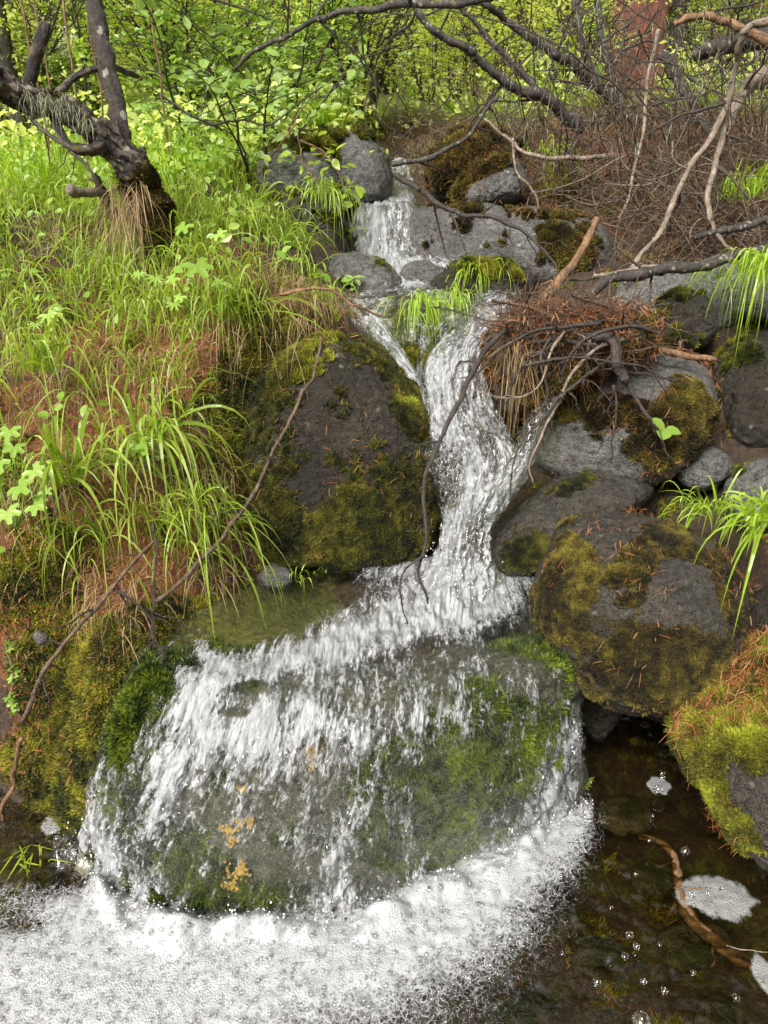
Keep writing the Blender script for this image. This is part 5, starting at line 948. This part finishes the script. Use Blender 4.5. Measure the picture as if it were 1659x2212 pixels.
gp4 = region_pts([(LB, .8), (LB2, 1.0), ([(640, 600), (760, 600), (740, 720), (640, 720)], 1), ([(150, 1150), (560, 1150), (440, 1290), (250, 1330), (150, 1300)], .6)], 4600, 44); g4 = blades(gp4, (.06, .24), (.0014, .0028), (.9, 1.9), (.15, -.6, .35), 44, .6, 6)
gp5 = np.array([P(u, v, y) for u, v, y in zip(232 + 82*rng.random(260), 390 + 90*rng.random(260)**1.5, 2.53 + .08*rng.random(260))]); g5 = ribbons(gp5, np.tile([0, -.35, -.35], (260, 1)) + rng.normal(size=(260, 3))*.35, .05 + .22*rng.random(260)**1.5, .0022, .9, 6)
gp6 = P(470 + 200*rng.random(60), 680 + 70*rng.random(60), 2.04 + .1*rng.random(60)); g6 = ribbons(gp6, np.tile([.1, -.6, .1], (60, 1)) + rng.normal(size=(60, 3))*.35, .06 + .3*rng.random(60)**2, .0017, 1.2, 7)
gp7 = P(1075 + 90*rng.random(60), 730 + 50*rng.random(60), 2.03 + .06*rng.random(60)); g7 = ribbons(gp7, np.tile([.0, -.2, -.6], (60, 1)) + rng.normal(size=(60, 3))*.22, .06 + .2*rng.random(60), .0022, .9, 7)
gp8 = region_pts([(cl, 1), ([(830, 230), (980, 220), (980, 340), (900, 420), (840, 330)], 2.5)], 3400, 45); g8 = blades(gp8, (.05, .2), (.002, .004), (.9, 1.9), (-.1, -.5, .3), 45, .7, 5)
V, F, A = join([g4, g5, g6, g7, g8]); tag(mesh('dry_grass', V, F, M['straw'], False, A), kind='stuff')
# meadow behind, thicker blades, thinning with distance
n_ = 26000; my = 3.2 + 9*rng.random(n_)**1.4; mx_ = (rng.random(n_) - .5)*2*(.62*my + .6); mz = H(mx_, my); mp_ = np.stack([mx_, my, mz], 1); u_, v_ = proj(mp_)
keep = ~pip(cl, u_, v_) & ~((mx_ > -.05) & (mx_ < .55) & (my < 4.6)) & ~pip([(830, 200), (960, 240), (960, 460), (740, 460), (760, 330)], u_, v_) & (pip([(-400, 100), (800, 100), (800, 290), (560, 330), (540, 400), (-400, 500)], u_, v_) | (my > 4.5)); mp_ = mp_[keep]
u_, v_ = proj(mp_); mp_ = mp_[~((u_ > 1285) & (u_ < 1425) & (mp_[:, 1] < 6.1))]; g = blades(mp_, (.16, .42), (.005, .011), (.3, 1.1), (.0, -.1, .9), 46, .45, 4); tag(mesh('meadow_grass', g[0], g[1], M['grass_bright'], False, g[2]), kind='stuff')

TUFT = [
 ('bright grass tuft drooping over the mossy stream rock', (1035, 590, 2.83), 70, (.08, .24), (.0035, .006), (.9, 1.6), (.0, -.6, .5), 'grass_bright'),
 ('long pale grass trailing down the thin water curtain', (905, 650, 2.55), 70, (.14, .30), (.003, .005), (1.2, 1.7), (.1, -.75, .1), 'grass_bright'),
 ('shorter pale grass trailing in the water right of the curtain', (985, 635, 2.6), 45, (.08, .22), (.003, .005), (1.2, 1.7), (.05, -.75, .1), 'grass_bright'),
 ('tall arching grass tuft at the right edge above the small rounded rock', (1640, 590, 2.5), 70, (.16, .42), (.005, .009), (1.0, 1.7), (-.35, -.45, .7), 'grass_bright'),
 ('thin grass tuft arching left over the small rounded rock', (1560, 600, 2.6), 22, (.16, .34), (.004, .006), (1.2, 1.7), (-.5, -.4, .6), 'grass_bright'),
 ('broad bright grass tuft behind the round boulder at the right edge', (1660, 1130, 1.72), 60, (.12, .34), (.006, .012), (.6, 1.4), (-.55, -.25, .7), 'grass_bright'),
 ('sprawling bright grass tuft just behind the top of the round boulder', (1530, 1110, 1.84), 60, (.1, .3), (.003, .007), (.6, 1.4), (-.45, -.2, .6), 'grass_bright'),
 ('long wet grass blades hanging beside the glistening rock', (1650, 1150, 1.52), 16, (.22, .34), (.006, .010), (1.1, 1.5), (-.15, -.35, .3), 'grass_bright'),
 ('upright bright grass tuft at the right edge among the brush', (1600, 430, 3.3), 80, (.12, .34), (.006, .009), (.4, 1.1), (.0, -.2, .9), 'grass_bright'),
 ('grass tuft drooping from the ledge right of the tilted rock', (1185, 330, 3.85), 26, (.14, .32), (.004, .007), (1.1, 1.6), (.1, -.6, .5), 'grass_bright'),
 ('grass tuft hanging below the blue-grey boulder', (700, 420, 3.3), 90, (.14, .38), (.004, .007), (1.2, 1.7), (.15, -.6, .3), 'grass'),
 ('small grass tuft at the water edge below the tall dark boulder', (648, 1240, 1.80), 18, (.04, .09), (.0028, .0045), (.8, 1.5), (.2, -.5, .6), 'grass_bright'),
 ('tall grass tuft with long arching blades on the left bank, nearest the edge', (160, 1040, 1.72), 34, (.32, .6), (.008, .013), (.7, 1.3), (.15, -.25, .9), 'grass'),
 ('grass tuft with long blades leaning right toward the tall dark boulder', (330, 960, 1.84), 44, (.26, .52), (.007, .011), (.8, 1.5), (.4, -.35, .7), 'grass'),
 ('long-bladed grass tuft at mid height of the left bank', (90, 800, 2.0), 54, (.24, .5), (.006, .010), (.7, 1.4), (.15, -.3, .8), 'grass'),
 ('wispy grass tuft hanging over the needles above the pool', (420, 1090, 1.72), 26, (.12, .3), (.003, .005), (.9, 1.5), (.35, -.4, .5), 'grass_bright'),
 ('dense fresh grass tuft on the brink above the low grey rock', (690, 275, 4.2), 160, (.15, .36), (.005, .008), (.4, 1.1), (.0, -.3, .9), 'grass_bright'),
 ('wispy grass tuft overhanging the bare needles left of the tall dark boulder', (300, 1110, 1.75), 34, (.16, .34), (.003, .006), (.9, 1.6), (.3, -.45, .5), 'grass'),
 ('grass tuft hanging over the mossy lower left bank', (170, 1150, 1.66), 26, (.14, .34), (.003, .006), (.9, 1.6), (.15, -.5, .5), 'grass'),
 ('grass tuft on top of the tall dark boulder by the arching root', (700, 640, 2.3), 40, (.06, .2), (.003, .005), (.9, 1.5), (.35, -.3, .5), 'grass'),
 ('fine grass floating in the shallow water left of the cascade', (60, 1850, 1.34), 18, (.05, .14), (.003, .005), (.2, .6), (.2, -.5, .1), 'grass_bright'),
]
for i, (lb, b_, n_, L_, w_, bd, ln, mt) in enumerate(TUFT):
    b0 = P(*b_) if 'floating' not in lb else Z(60, 1850, .006); p = b0 + rng.normal(size=(n_, 3))*np.array([.03, .02, .006])*(1 + .5*(b_[2] > 3)); g = blades(p, L_, w_, bd, ln, 500+i, .33, 8)
    if 'floating' in lb: g[0][:, 2] = np.clip(g[0][:, 2], -.01, .012)
    tag(mesh('grass_tuft', g[0], g[1], M[mt], False, g[2], loc=b0), lb, 'grass tuft', None)

# ---------------------------------------------------------------- broad leaves
LV = np.array([[0, 0, 0], [-.2, .18, .05], [.2, .18, .05], [-.29, .45, .07], [.29, .45, .07], [-.2, .75, .05], [.2, .75, .05], [0, 1, -.06], [0, .18, 0], [0, .45, 0], [0, .75, -.02]])
LFq = [np.array([[8, 1, 3, 9], [2, 8, 9, 4], [9, 3, 5, 10], [4, 9, 10, 6]]), np.array([[0, 1, 8], [0, 8, 2], [10, 5, 7], [10, 7, 6]])]
LVs = np.array([[0, 0, 0], [-.27, .42, .08], [.27, .42, .08], [0, 1, -.05], [0, .45, 0]]); LFs = np.array([[0, 4, 1], [0, 2, 4], [4, 3, 1], [4, 2, 3]])
def leaves(p, size, seed, up=1.0, tmpl=(LV, LFq), out=None, wid=1.0):
    r = np.random.default_rng(seed); n = len(p); N_ = nrm(np.array([0, -.45, up]) + r.normal(size=(n, 3))*.45); d = r.normal(size=(n, 3)) if out is None else out + r.normal(size=(n, 3))*.35
    Y = nrm(d - N_*(d*N_).sum(1, keepdims=True) + np.array([0, 0, -.15])); X = nrm(np.cross(Y, N_)); s = size*(.55 + .75*r.random(n)); v, f = stamp(tmpl[0], tmpl[1], p, X, Y, N_, np.stack([s*wid, s, s], 1))
    return v, f, {'rnd': np.repeat(np.clip(r.random(n)*.8 + .1 + .2*vn(p*2.5, seed), 0, 1), len(tmpl[0]))}
def palm(lobes=5, teeth=3, deep=.5):
    m = lobes*12; a = np.linspace(-2.5, 2.5, m); q = (a + 2.5)/5*lobes; ph = (q % 1) - .5
    rr = (1 - deep*np.abs(ph*2)**1.3)*(1 - .18*np.abs(a/2.5)) + .07*np.cos(q*2*np.pi*teeth); V = np.concatenate([[[0, 0, 0]], np.stack([np.sin(a)*rr, np.cos(a)*rr, .12*np.cos(q*2*np.pi)*rr*.4 - .08*rr**2], -1)])
    return V, np.array([[0, i+1, i+2] for i in range(m-1)])
PALM, PALMF = palm()
def herb(name, label, base, lv, size, mat='leaf_herb', tmpl=None, cat='plant', stemr=.0014, group=None):
    """base and leaf positions as (u, v, y); each leaf on its own stalk"""
    t = tmpl or (PALM, PALMF); b0 = P(*base); e = empty(name, b0); tag(e, label, cat, group)
    for (u, v, y, s) in lv:
        q = P(u, v, y); mid = (b0 + q)/2 + np.array([0, .01, .02]) + rng.normal(size=3)*.008; V_, F_, _, _ = stick_geo([(*b0, 0), (*mid, 0), (*q, 0)], stemr, stemr*.7, int(u) % 97, False, 5, .3, K=12); mesh('stalk', V_, F_, M[mat], True, {'rnd': np.full(len(V_), .35)}, e)
        N_ = nrm(np.array([[rng.normal()*.2, -.55, .85]])); Y = nrm(np.array([[(q - b0)[0] + rng.normal()*.02, -.03, -.04 + .0*s]])); Y = nrm(Y - N_*(Y*N_).sum()); X = np.cross(Y, N_)
        if len(t[0]) == len(PALM): v_, f_ = stamp(t[0], t[1], q[None], X, Y, N_, np.array([s*size]))
        else: v_, f_ = stamp(t[0], t[1], q[None], X, Y, N_, np.array([s*size]))
        mesh('leaf', v_, f_, M[mat], True, {'rnd': np.full(len(v_), .35 + .5*rng.random())}, e)
    return e
herb('cranesbill', 'lobed-leaf plant standing tall on the bank right of the leaning tree', (432, 720, 2.15), [(424, 572, 2.02, 1.5), (398, 488, 2.2, 1.1), (470, 505, 2.2, .9), (375, 600, 2.1, .8), (390, 640, 2.1, .7), (468, 610, 2.1, .7)], .034)
herb('cranesbill', 'cluster of pale lobed leaves at the left edge below the long grass', (35, 1150, 1.6), [(40, 1050, 1.55, 1.2), (75, 1090, 1.54, 1.0), (15, 1105, 1.54, 1.1), (72, 1015, 1.58, 1.0), (-8, 1000, 1.58, 1.2), (30, 965, 1.62, .9), (95, 1060, 1.56, .6), (20, 930, 1.65, 1.0)], .034)
herb('cranesbill', 'single finely cut leaf on the left bank below the leaning tree', (104, 730, 2.1), [(104, 678, 2.02, 1.2), (75, 700, 2.05, .7)], .032, tmpl=palm(7, 2, .7))
herb('cranesbill', 'pale lobed leaf low in the grass beside the dark root', (320, 1000, 1.85), [(300, 960, 1.74, 1.2), (345, 985, 1.8, .5)], .032)
herb('cranesbill', 'finely cut leaves around the dark root above the pale lobed leaf', (350, 660, 2.2), [(335, 600, 2.15, 1.0), (300, 590, 2.15, .8), (375, 655, 2.12, .9)], .032, tmpl=palm(7, 2, .7))
OV = (LV*np.array([1.5, 1, 1]), LFq)
def seedling3():
    b0 = P(1428, 1000, 2.0); e = empty('seedling', b0); tag(e, 'single bright seedling with three oval leaves in front of the grey boulder', 'plant')
    tp = P(1436, 928, 1.95); V_, F_, _, _ = stick_geo([(*b0, 0), (*((b0+tp)/2), 0), (*tp, 0)], .0015, .0012, 5, False, 6, .2, K=12); mesh('stalk', V_, F_, M['leaf_herb'], True, {'rnd': np.full(len(V_), .3)}, e)
    for dx, dy, dz, s in ((-.5, .2, .35, .052), (-.35, -.8, -.25, .05), (.9, -.1, -.15, .048)):
        Y = nrm(np.array([[dx, dy, dz]])); N_ = np.array([[.05, -.35, .9]]); N_ = nrm(N_ - Y*(N_*Y).sum()); v_, f_ = stamp(OV[0], OV[1], tp[None], np.cross(Y, N_), Y, N_, np.array([s])); mesh('leaf', v_, f_, M['leaf_herb'], True, {'rnd': np.full(len(v_), .45)}, e)
seedling3()
def twigplant(label, line, n, size, mat, seed, r0=.003, tmpl=None, jit=.02):
    V_, F_, C_, _ = stick_geo(line, r0, r0*.5, seed, False, 6, 1); e = empty('leafy_shoot', C_[0]); tag(e, label, 'plant'); mesh('stem', V_, F_, M['twig_red'], True, {'moss': np.zeros(len(V_))}, e)
    r = np.random.default_rng(seed); k = r.integers(int(len(C_)*.25), len(C_), n)
    for i in k:
        p = C_[i] + r.normal(size=3)*jit*.2; v_, f_, a_ = leaves(p[None] , size, int(r.integers(1e6)), .9, tmpl or (LV, LFq)); mesh('leaf', v_, f_, M[mat], True, a_, e)
twigplant('leafy red-stemmed shoot at the left edge of the lower bank', [(62, 1570, 1.38), (38, 1520, 1.38), (25, 1450, 1.38), (18, 1375, 1.4)], 16, .026, 'leaf_herb', 3, .004, (PALM*.6, PALMF))
twigplant('shoot with round leaves beside the wet pale rock', [(770, 650, 2.75), (772, 620, 2.75), (765, 600, 2.75)], 7, .04, 'leaf_herb', 4, .002)
twigplant('clover-leaved shoot on the brink of the tall dark boulder', [(668, 640, 2.3), (685, 600, 2.3), (700, 590, 2.3)], 8, .035, 'leaf_herb', 6, .002)
twigplant('single oval dock leaf on the mossy left bank', [(30, 1215, 1.55), (22, 1195, 1.54), (16, 1180, 1.53)], 1, .05, 'leaf_herb', 5, .002)
for i, (lb, ln_, n_) in enumerate([('drooping leafy shoot hanging in front of the blue-grey boulder', [(650, 300, 3.5), (700, 330, 3.45), (730, 370, 3.4), (745, 420, 3.4), (740, 470, 3.38)], 50), ('leafy shoot crossing the low grey rock', [(640, 290, 3.5), (655, 350, 3.45), (690, 400, 3.4), (700, 450, 3.4)], 40),
                                   ('leafy shoot rising above the low grey rock', [(560, 380, 3.5), (600, 320, 3.5), (640, 260, 3.5), (690, 180, 3.5)], 26)]): twigplant(lb, ln_, n_, .045, 'leaf', 20+i, .004, None, .4)

# honeysuckle bushes with wet bluish leaves between the trees and the boulder
def bush_geo(h, nst, nlf, size, seed, spread=.5, small=False, droop=.0, twigs=10):
    r = np.random.default_rng(seed); sp, lp, lo = [], [], []
    K = 14; t = np.linspace(0, 1, K)[:, None]
    for s in range(nst):
        a = r.random()*6.28; d = np.array([math.cos(a)*spread*r.random(), math.sin(a)*spread*r.random(), 1]); L = h*(.6 + .5*r.random())
        C = d*L*t + np.array([math.cos(a), math.sin(a), 0])*spread*.5*L*t**2.2 + np.array([0, 0, -1])*droop*L*t**2.5; C = wiggle(C, .03*h, 4, int(r.integers(1e4))); C += np.array([math.cos(a)*.06, math.sin(a)*.06, -.03]); sp.append((C, np.linspace(.009, .002, K)*math.sqrt(h)))
        for q in range(twigs):
            k = int(r.integers(3, K-1)); b_ = r.random()*6.28; dd = np.array([math.cos(b_), math.sin(b_), .35 + .3*r.random()]); l_ = h*(.12 + .2*r.random()); C2 = C[k] + dd*l_*t + np.array([0, 0, -.3*l_])*t**2; sp.append((C2, np.linspace(.003, .001, K)))
            m = max(2, int(nlf/(nst*twigs))); kk = r.integers(3, K, m); lp.append(C2[kk] + r.normal(size=(m, 3))*.015); lo.append(np.tile(dd, (m, 1)))
    Cc = np.stack([c_ for c_, _ in sp]); Rr_ = np.stack([q_ for _, q_ in sp]); V, F = tubes(Cc, Rr_, 4); p = np.concatenate(lp); out = np.concatenate(lo) + r.normal(size=(len(p), 3))*.5
    return (V, F), leaves(p, size, seed, .8, (LVs, LFs) if small else (LV, LFq), out, 1.15)
def make_bush(h, nst, nlf, size, seed, mat='leaf', spread=.5, small=False, droop=0, twigs=10, name='shrub'):
    (V, F), (lv_, lf_, la) = bush_geo(h, nst, nlf, size, seed, spread, small, droop, twigs); e = empty(name, (0, 0, 0)); mesh('stem', V, F, M['twig'], True, {'moss': np.zeros(len(V))}, e); mesh('foliage', lv_, lf_, M[mat], False, la, e); return e
def copy_thing(o):
    c_ = o.copy(); COL.objects.link(c_)
    for ch in o.children: d_ = ch.copy(); COL.objects.link(d_); d_.parent = c_
    return c_
def place(o, x, y, s, rz, z=None): o.location = (x, y, float(H(x, y)) if z is None else z); o.scale = (s, s, s); o.rotation_euler = (0, 0, rz)
for i, (u, v, y, h, lb) in enumerate([(560, 330, 3.7, .75, 'bluish-leaved bush wet with rain between the leaning tree and the blue-grey boulder'), (420, 300, 4.0, .7, 'bluish-leaved bush behind the upright stem of the leaning tree'), (640, 280, 4.3, .7, 'bluish-leaved bush behind the low grey rock')]):
    b_ = make_bush(h, 6, 300, .048, 700+i, 'leaf_blue', .9, False, .15, 8); q = P(u, v, y); place(b_, q[0], y, 1, i*2.0); tag(b_, lb, 'shrub')
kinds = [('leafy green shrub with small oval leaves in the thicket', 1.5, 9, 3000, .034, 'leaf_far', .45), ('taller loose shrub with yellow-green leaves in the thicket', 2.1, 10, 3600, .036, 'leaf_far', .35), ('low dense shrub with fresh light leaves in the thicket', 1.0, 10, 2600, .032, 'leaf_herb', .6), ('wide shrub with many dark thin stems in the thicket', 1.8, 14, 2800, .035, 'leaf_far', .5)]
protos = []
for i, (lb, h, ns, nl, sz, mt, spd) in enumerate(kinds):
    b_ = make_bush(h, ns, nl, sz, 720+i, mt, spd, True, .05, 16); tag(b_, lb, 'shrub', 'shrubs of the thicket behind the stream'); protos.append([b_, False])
rs = np.random.default_rng(77); spots = []
while len(spots) < 130:
    y = 4.6 + 13*rs.random()**1.25; x = (rs.random() - .5)*2*(.60*y + .8)
    if -.3 < x < 3 and y < 5.6 or 1.3 < x < 3 and y < 6.8: continue
    if abs(x - 2.05*y/6.2) < .5 and y < 6.3: continue
    if any((x-a)**2 + (y-b)**2 < (.09*y)**2 for a, b in spots): continue
    spots.append((x, y))
for i, (x, y) in enumerate(spots):
    k = int(rs.choice([0, 1, 2, 3], p=[.3, .3, .15, .25])) if y > 6.5 else int(rs.choice([0, 2, 3]))
    pr = protos[k]; o = pr[0] if not pr[1] else copy_thing(pr[0]); pr[1] = True; place(o, x, y, (.62 if y < 7 else .85) + .4*rs.random(), rs.random()*6.28)

# trees behind: reddish larch trunks
def larch(label, u, y, r, mat, lean=0, seed=0, group=None, h=7.0):
    q = P(u, 200, y); x = q[0]; z0 = float(H(x, y)); K = 40; C = np.stack([x + lean*np.linspace(0, 1, K)*h/7, np.full(K, y), z0 - .15 + np.linspace(0, h, K)], -1); C = wiggle(C, r*.35, 5, seed)
    fl = 1 + .5*np.exp(-np.linspace(0, h, K)*4); V, F = tubes(C[None], (np.linspace(r, r*.6, K)*fl)[None], 24); V = V + nrm(V - np.repeat(C, 24, 0))*(ridged(V*np.array([1, 1, .35]), 14, 3, seed)*r*.07)[:, None]
    e = empty('larch_tree', (x, y, z0)); tag(e, label, 'tree', group); mesh('trunk', V, F, M[mat], True, {'moss': np.zeros(len(V))}, e)
    r_ = np.random.default_rng(seed); n = 26; zz = z0 + .8 + (h-1.2)*r_.random(n); a = r_.random(n)*6.28; t = np.linspace(0, 1, 10)[None, :, None]; d = np.stack([np.cos(a), np.sin(a), -.15 + .3*r_.random(n)], 1); L = .3 + 1.3*r_.random(n)
    Cb = np.stack([x + 0*zz, y + 0*zz, zz], 1)[:, None] + d[:, None]*L[:, None, None]*t + np.array([0, 0, -.25])*t**2*L[:, None, None]; V, F = tubes(Cb, np.linspace(.014, .003, 10)[None]*np.ones((n, 1))*(.5 + r_.random((n, 1))), 5); mesh('bare_branches', V, F, M['twig'], True, {'moss': np.zeros(len(V))}, e)
    # needle tufts of the crown, high up
    m = 2600; i_, j_ = r_.integers(0, n, m), r_.integers(4, 10, m); p = Cb[i_, j_] + r_.normal(size=(m, 3))*.06; p = p[p[:, 2] > z0 + 3.2]; 
    if len(p): v_, f_, a_ = leaves(p, .07, seed, .5, (LVs, LFs), None, .5); mesh('crown', v_, f_, M['leaf'], False, a_, e)
    return e
larch('broad red-barked larch trunk behind the dead stems', 1352, 6.2, .185, 'bark_red', 0, 1)
larch('slim dark trunk left of the broad red-barked one', 1220, 7.6, .09, 'bark_red', .1, 2)
larch('reddish trunk in the upper right behind the leaning sticks', 1600, 8.5, .15, 'bark_red', 0, 3)
larch('far reddish trunk above the middle of the thicket', 735, 12, .16, 'bark_red', 0, 4)
larch('far brown trunk right of the thicket middle', 1015, 13, .13, 'bark_red', 0, 5)
larch('thin far trunk near the top middle of the picture', 640, 14, .13, 'bark_dead', 0, 6)
larch('dark double trunk edge at the upper left behind the broken limb', 30, 4.6, .04, 'bark_dead', -.1, 7)
larch('thin dark trunk close right of the broad red-barked one', 1440, 7.0, .07, 'bark_dead', .1, 8)
larch('far dark trunk right of the slim dark trunk', 1120, 11, .1, 'bark_dead', 0, 9)
FT = larch('far larch in the wood', 300, 19, .17, 'bark_red', 0, 10, 'far larches of the wood', 9); bx = FT.location.x
for i in range(16):
    o = copy_thing(FT); y = 17 + 14*rs.random(); x = (rs.random()-.5)*1.2*y; o.location = (x, y, float(H(x, y))); o.rotation_euler = (0, 0, 0)
    o['label'] = 'far larch in the wood'
# dry reddish stalks standing on the left
for i, (u, y, lb) in enumerate([(100, 3.6, 'pair-edge'), (178, 3.4, ''), (232, 3.5, ''), (362, 3.7, ''), (128, 4.2, ''), (560, 5, '')]):
    q = P(u, 300, y); z0 = float(H(q[0], y)); pts = [(q[0] + .02*t*rng.normal(), y, z0 + 2.2*t, 0) for t in np.linspace(0, 1, 5)]
    stick('dry_stalk', 'straight reddish dry stalk standing behind the leaning tree', pts, .005, .004, 'twig_red', 600+i, False, 0, 'dry stalks behind the leaning tree', 'stalk', .4)
# white blossom on a bush at the upper left
q = P(110 + 90*rng.random(500), 95 + 70*rng.random(500)**1, 4.7 + .3*rng.random(500)); cc = P(150 + 0*np.zeros(8), np.full(8, 130.), 4.8)
cen = P(rng.uniform(60, 215, 14), rng.uniform(80, 165, 14), np.full(14, 4.8)); p_ = (cen[:, None] + rng.normal(size=(14, 40, 3))*.022).reshape(-1, 3); v_, f_, a_ = leaves(p_, .016, 9, .6, (LVs, LFs)); 
bb = make_bush(1.3, 8, 900, .05, 790, 'leaf', .4, True, 0, 12); place(bb, cen[:, 0].mean(), 4.85, 1, 0); tag(bb, 'bush with white blossom clusters at the upper left', 'shrub')
o = mesh('blossom', v_ - np.array(bb.location), f_, M['flower'], False, a_); o.parent = bb
# the wood far behind reads as one mass of leaves
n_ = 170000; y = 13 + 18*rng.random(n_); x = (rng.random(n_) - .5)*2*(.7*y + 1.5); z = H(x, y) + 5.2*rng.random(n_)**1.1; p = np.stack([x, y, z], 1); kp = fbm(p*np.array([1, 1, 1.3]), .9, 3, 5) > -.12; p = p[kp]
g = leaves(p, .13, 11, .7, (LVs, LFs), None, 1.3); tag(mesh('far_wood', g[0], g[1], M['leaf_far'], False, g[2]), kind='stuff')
# unseen leaf shell added above and behind for water and wet stone to mirror
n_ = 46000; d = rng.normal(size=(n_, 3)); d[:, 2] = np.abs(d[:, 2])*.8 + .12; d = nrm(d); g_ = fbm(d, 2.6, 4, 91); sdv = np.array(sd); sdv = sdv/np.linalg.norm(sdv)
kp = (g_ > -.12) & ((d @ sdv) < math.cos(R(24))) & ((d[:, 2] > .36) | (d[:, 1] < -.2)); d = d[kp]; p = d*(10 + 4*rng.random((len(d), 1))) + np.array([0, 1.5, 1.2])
g = leaves(p, .55, 93, .3, (LVs, LFs), None, 1.2); tag(mesh('reflection_canopy', g[0], g[1], M['reflect_leaf'], False, g[2]), kind='stuff')
# low herbs and ground leaves in the meadow
n_ = 16000; y = 3.6 + 8*rng.random(n_)**1.3; x = (rng.random(n_) - .5)*2*(.6*y + .5); z = H(x, y) + .03 + .28*rng.random(n_); p = np.stack([x, y, z], 1); u_, v_ = proj(p)
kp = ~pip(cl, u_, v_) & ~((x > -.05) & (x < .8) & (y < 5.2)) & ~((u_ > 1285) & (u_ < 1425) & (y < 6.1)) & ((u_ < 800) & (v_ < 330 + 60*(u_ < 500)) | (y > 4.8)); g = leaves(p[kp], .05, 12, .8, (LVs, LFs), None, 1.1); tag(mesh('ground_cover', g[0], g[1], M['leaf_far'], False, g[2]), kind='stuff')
n_ = 2600; p = region_pts([(UP, 1), (LB, .25)], n_, 55); p = p + np.array([0, 0, .04]) + rng.random((len(p), 1))*np.array([0, 0, .14]); g = leaves(p, .034, 13, .8, (LV, LFq), None, 1.1); tag(mesh('undergrowth', g[0], g[1], M['leaf_herb'], False, g[2]), kind='stuff')
for o in bpy.data.objects:
    for k_ in ('_loc', '_loc_m'):
        if k_ in o: del o[k_]
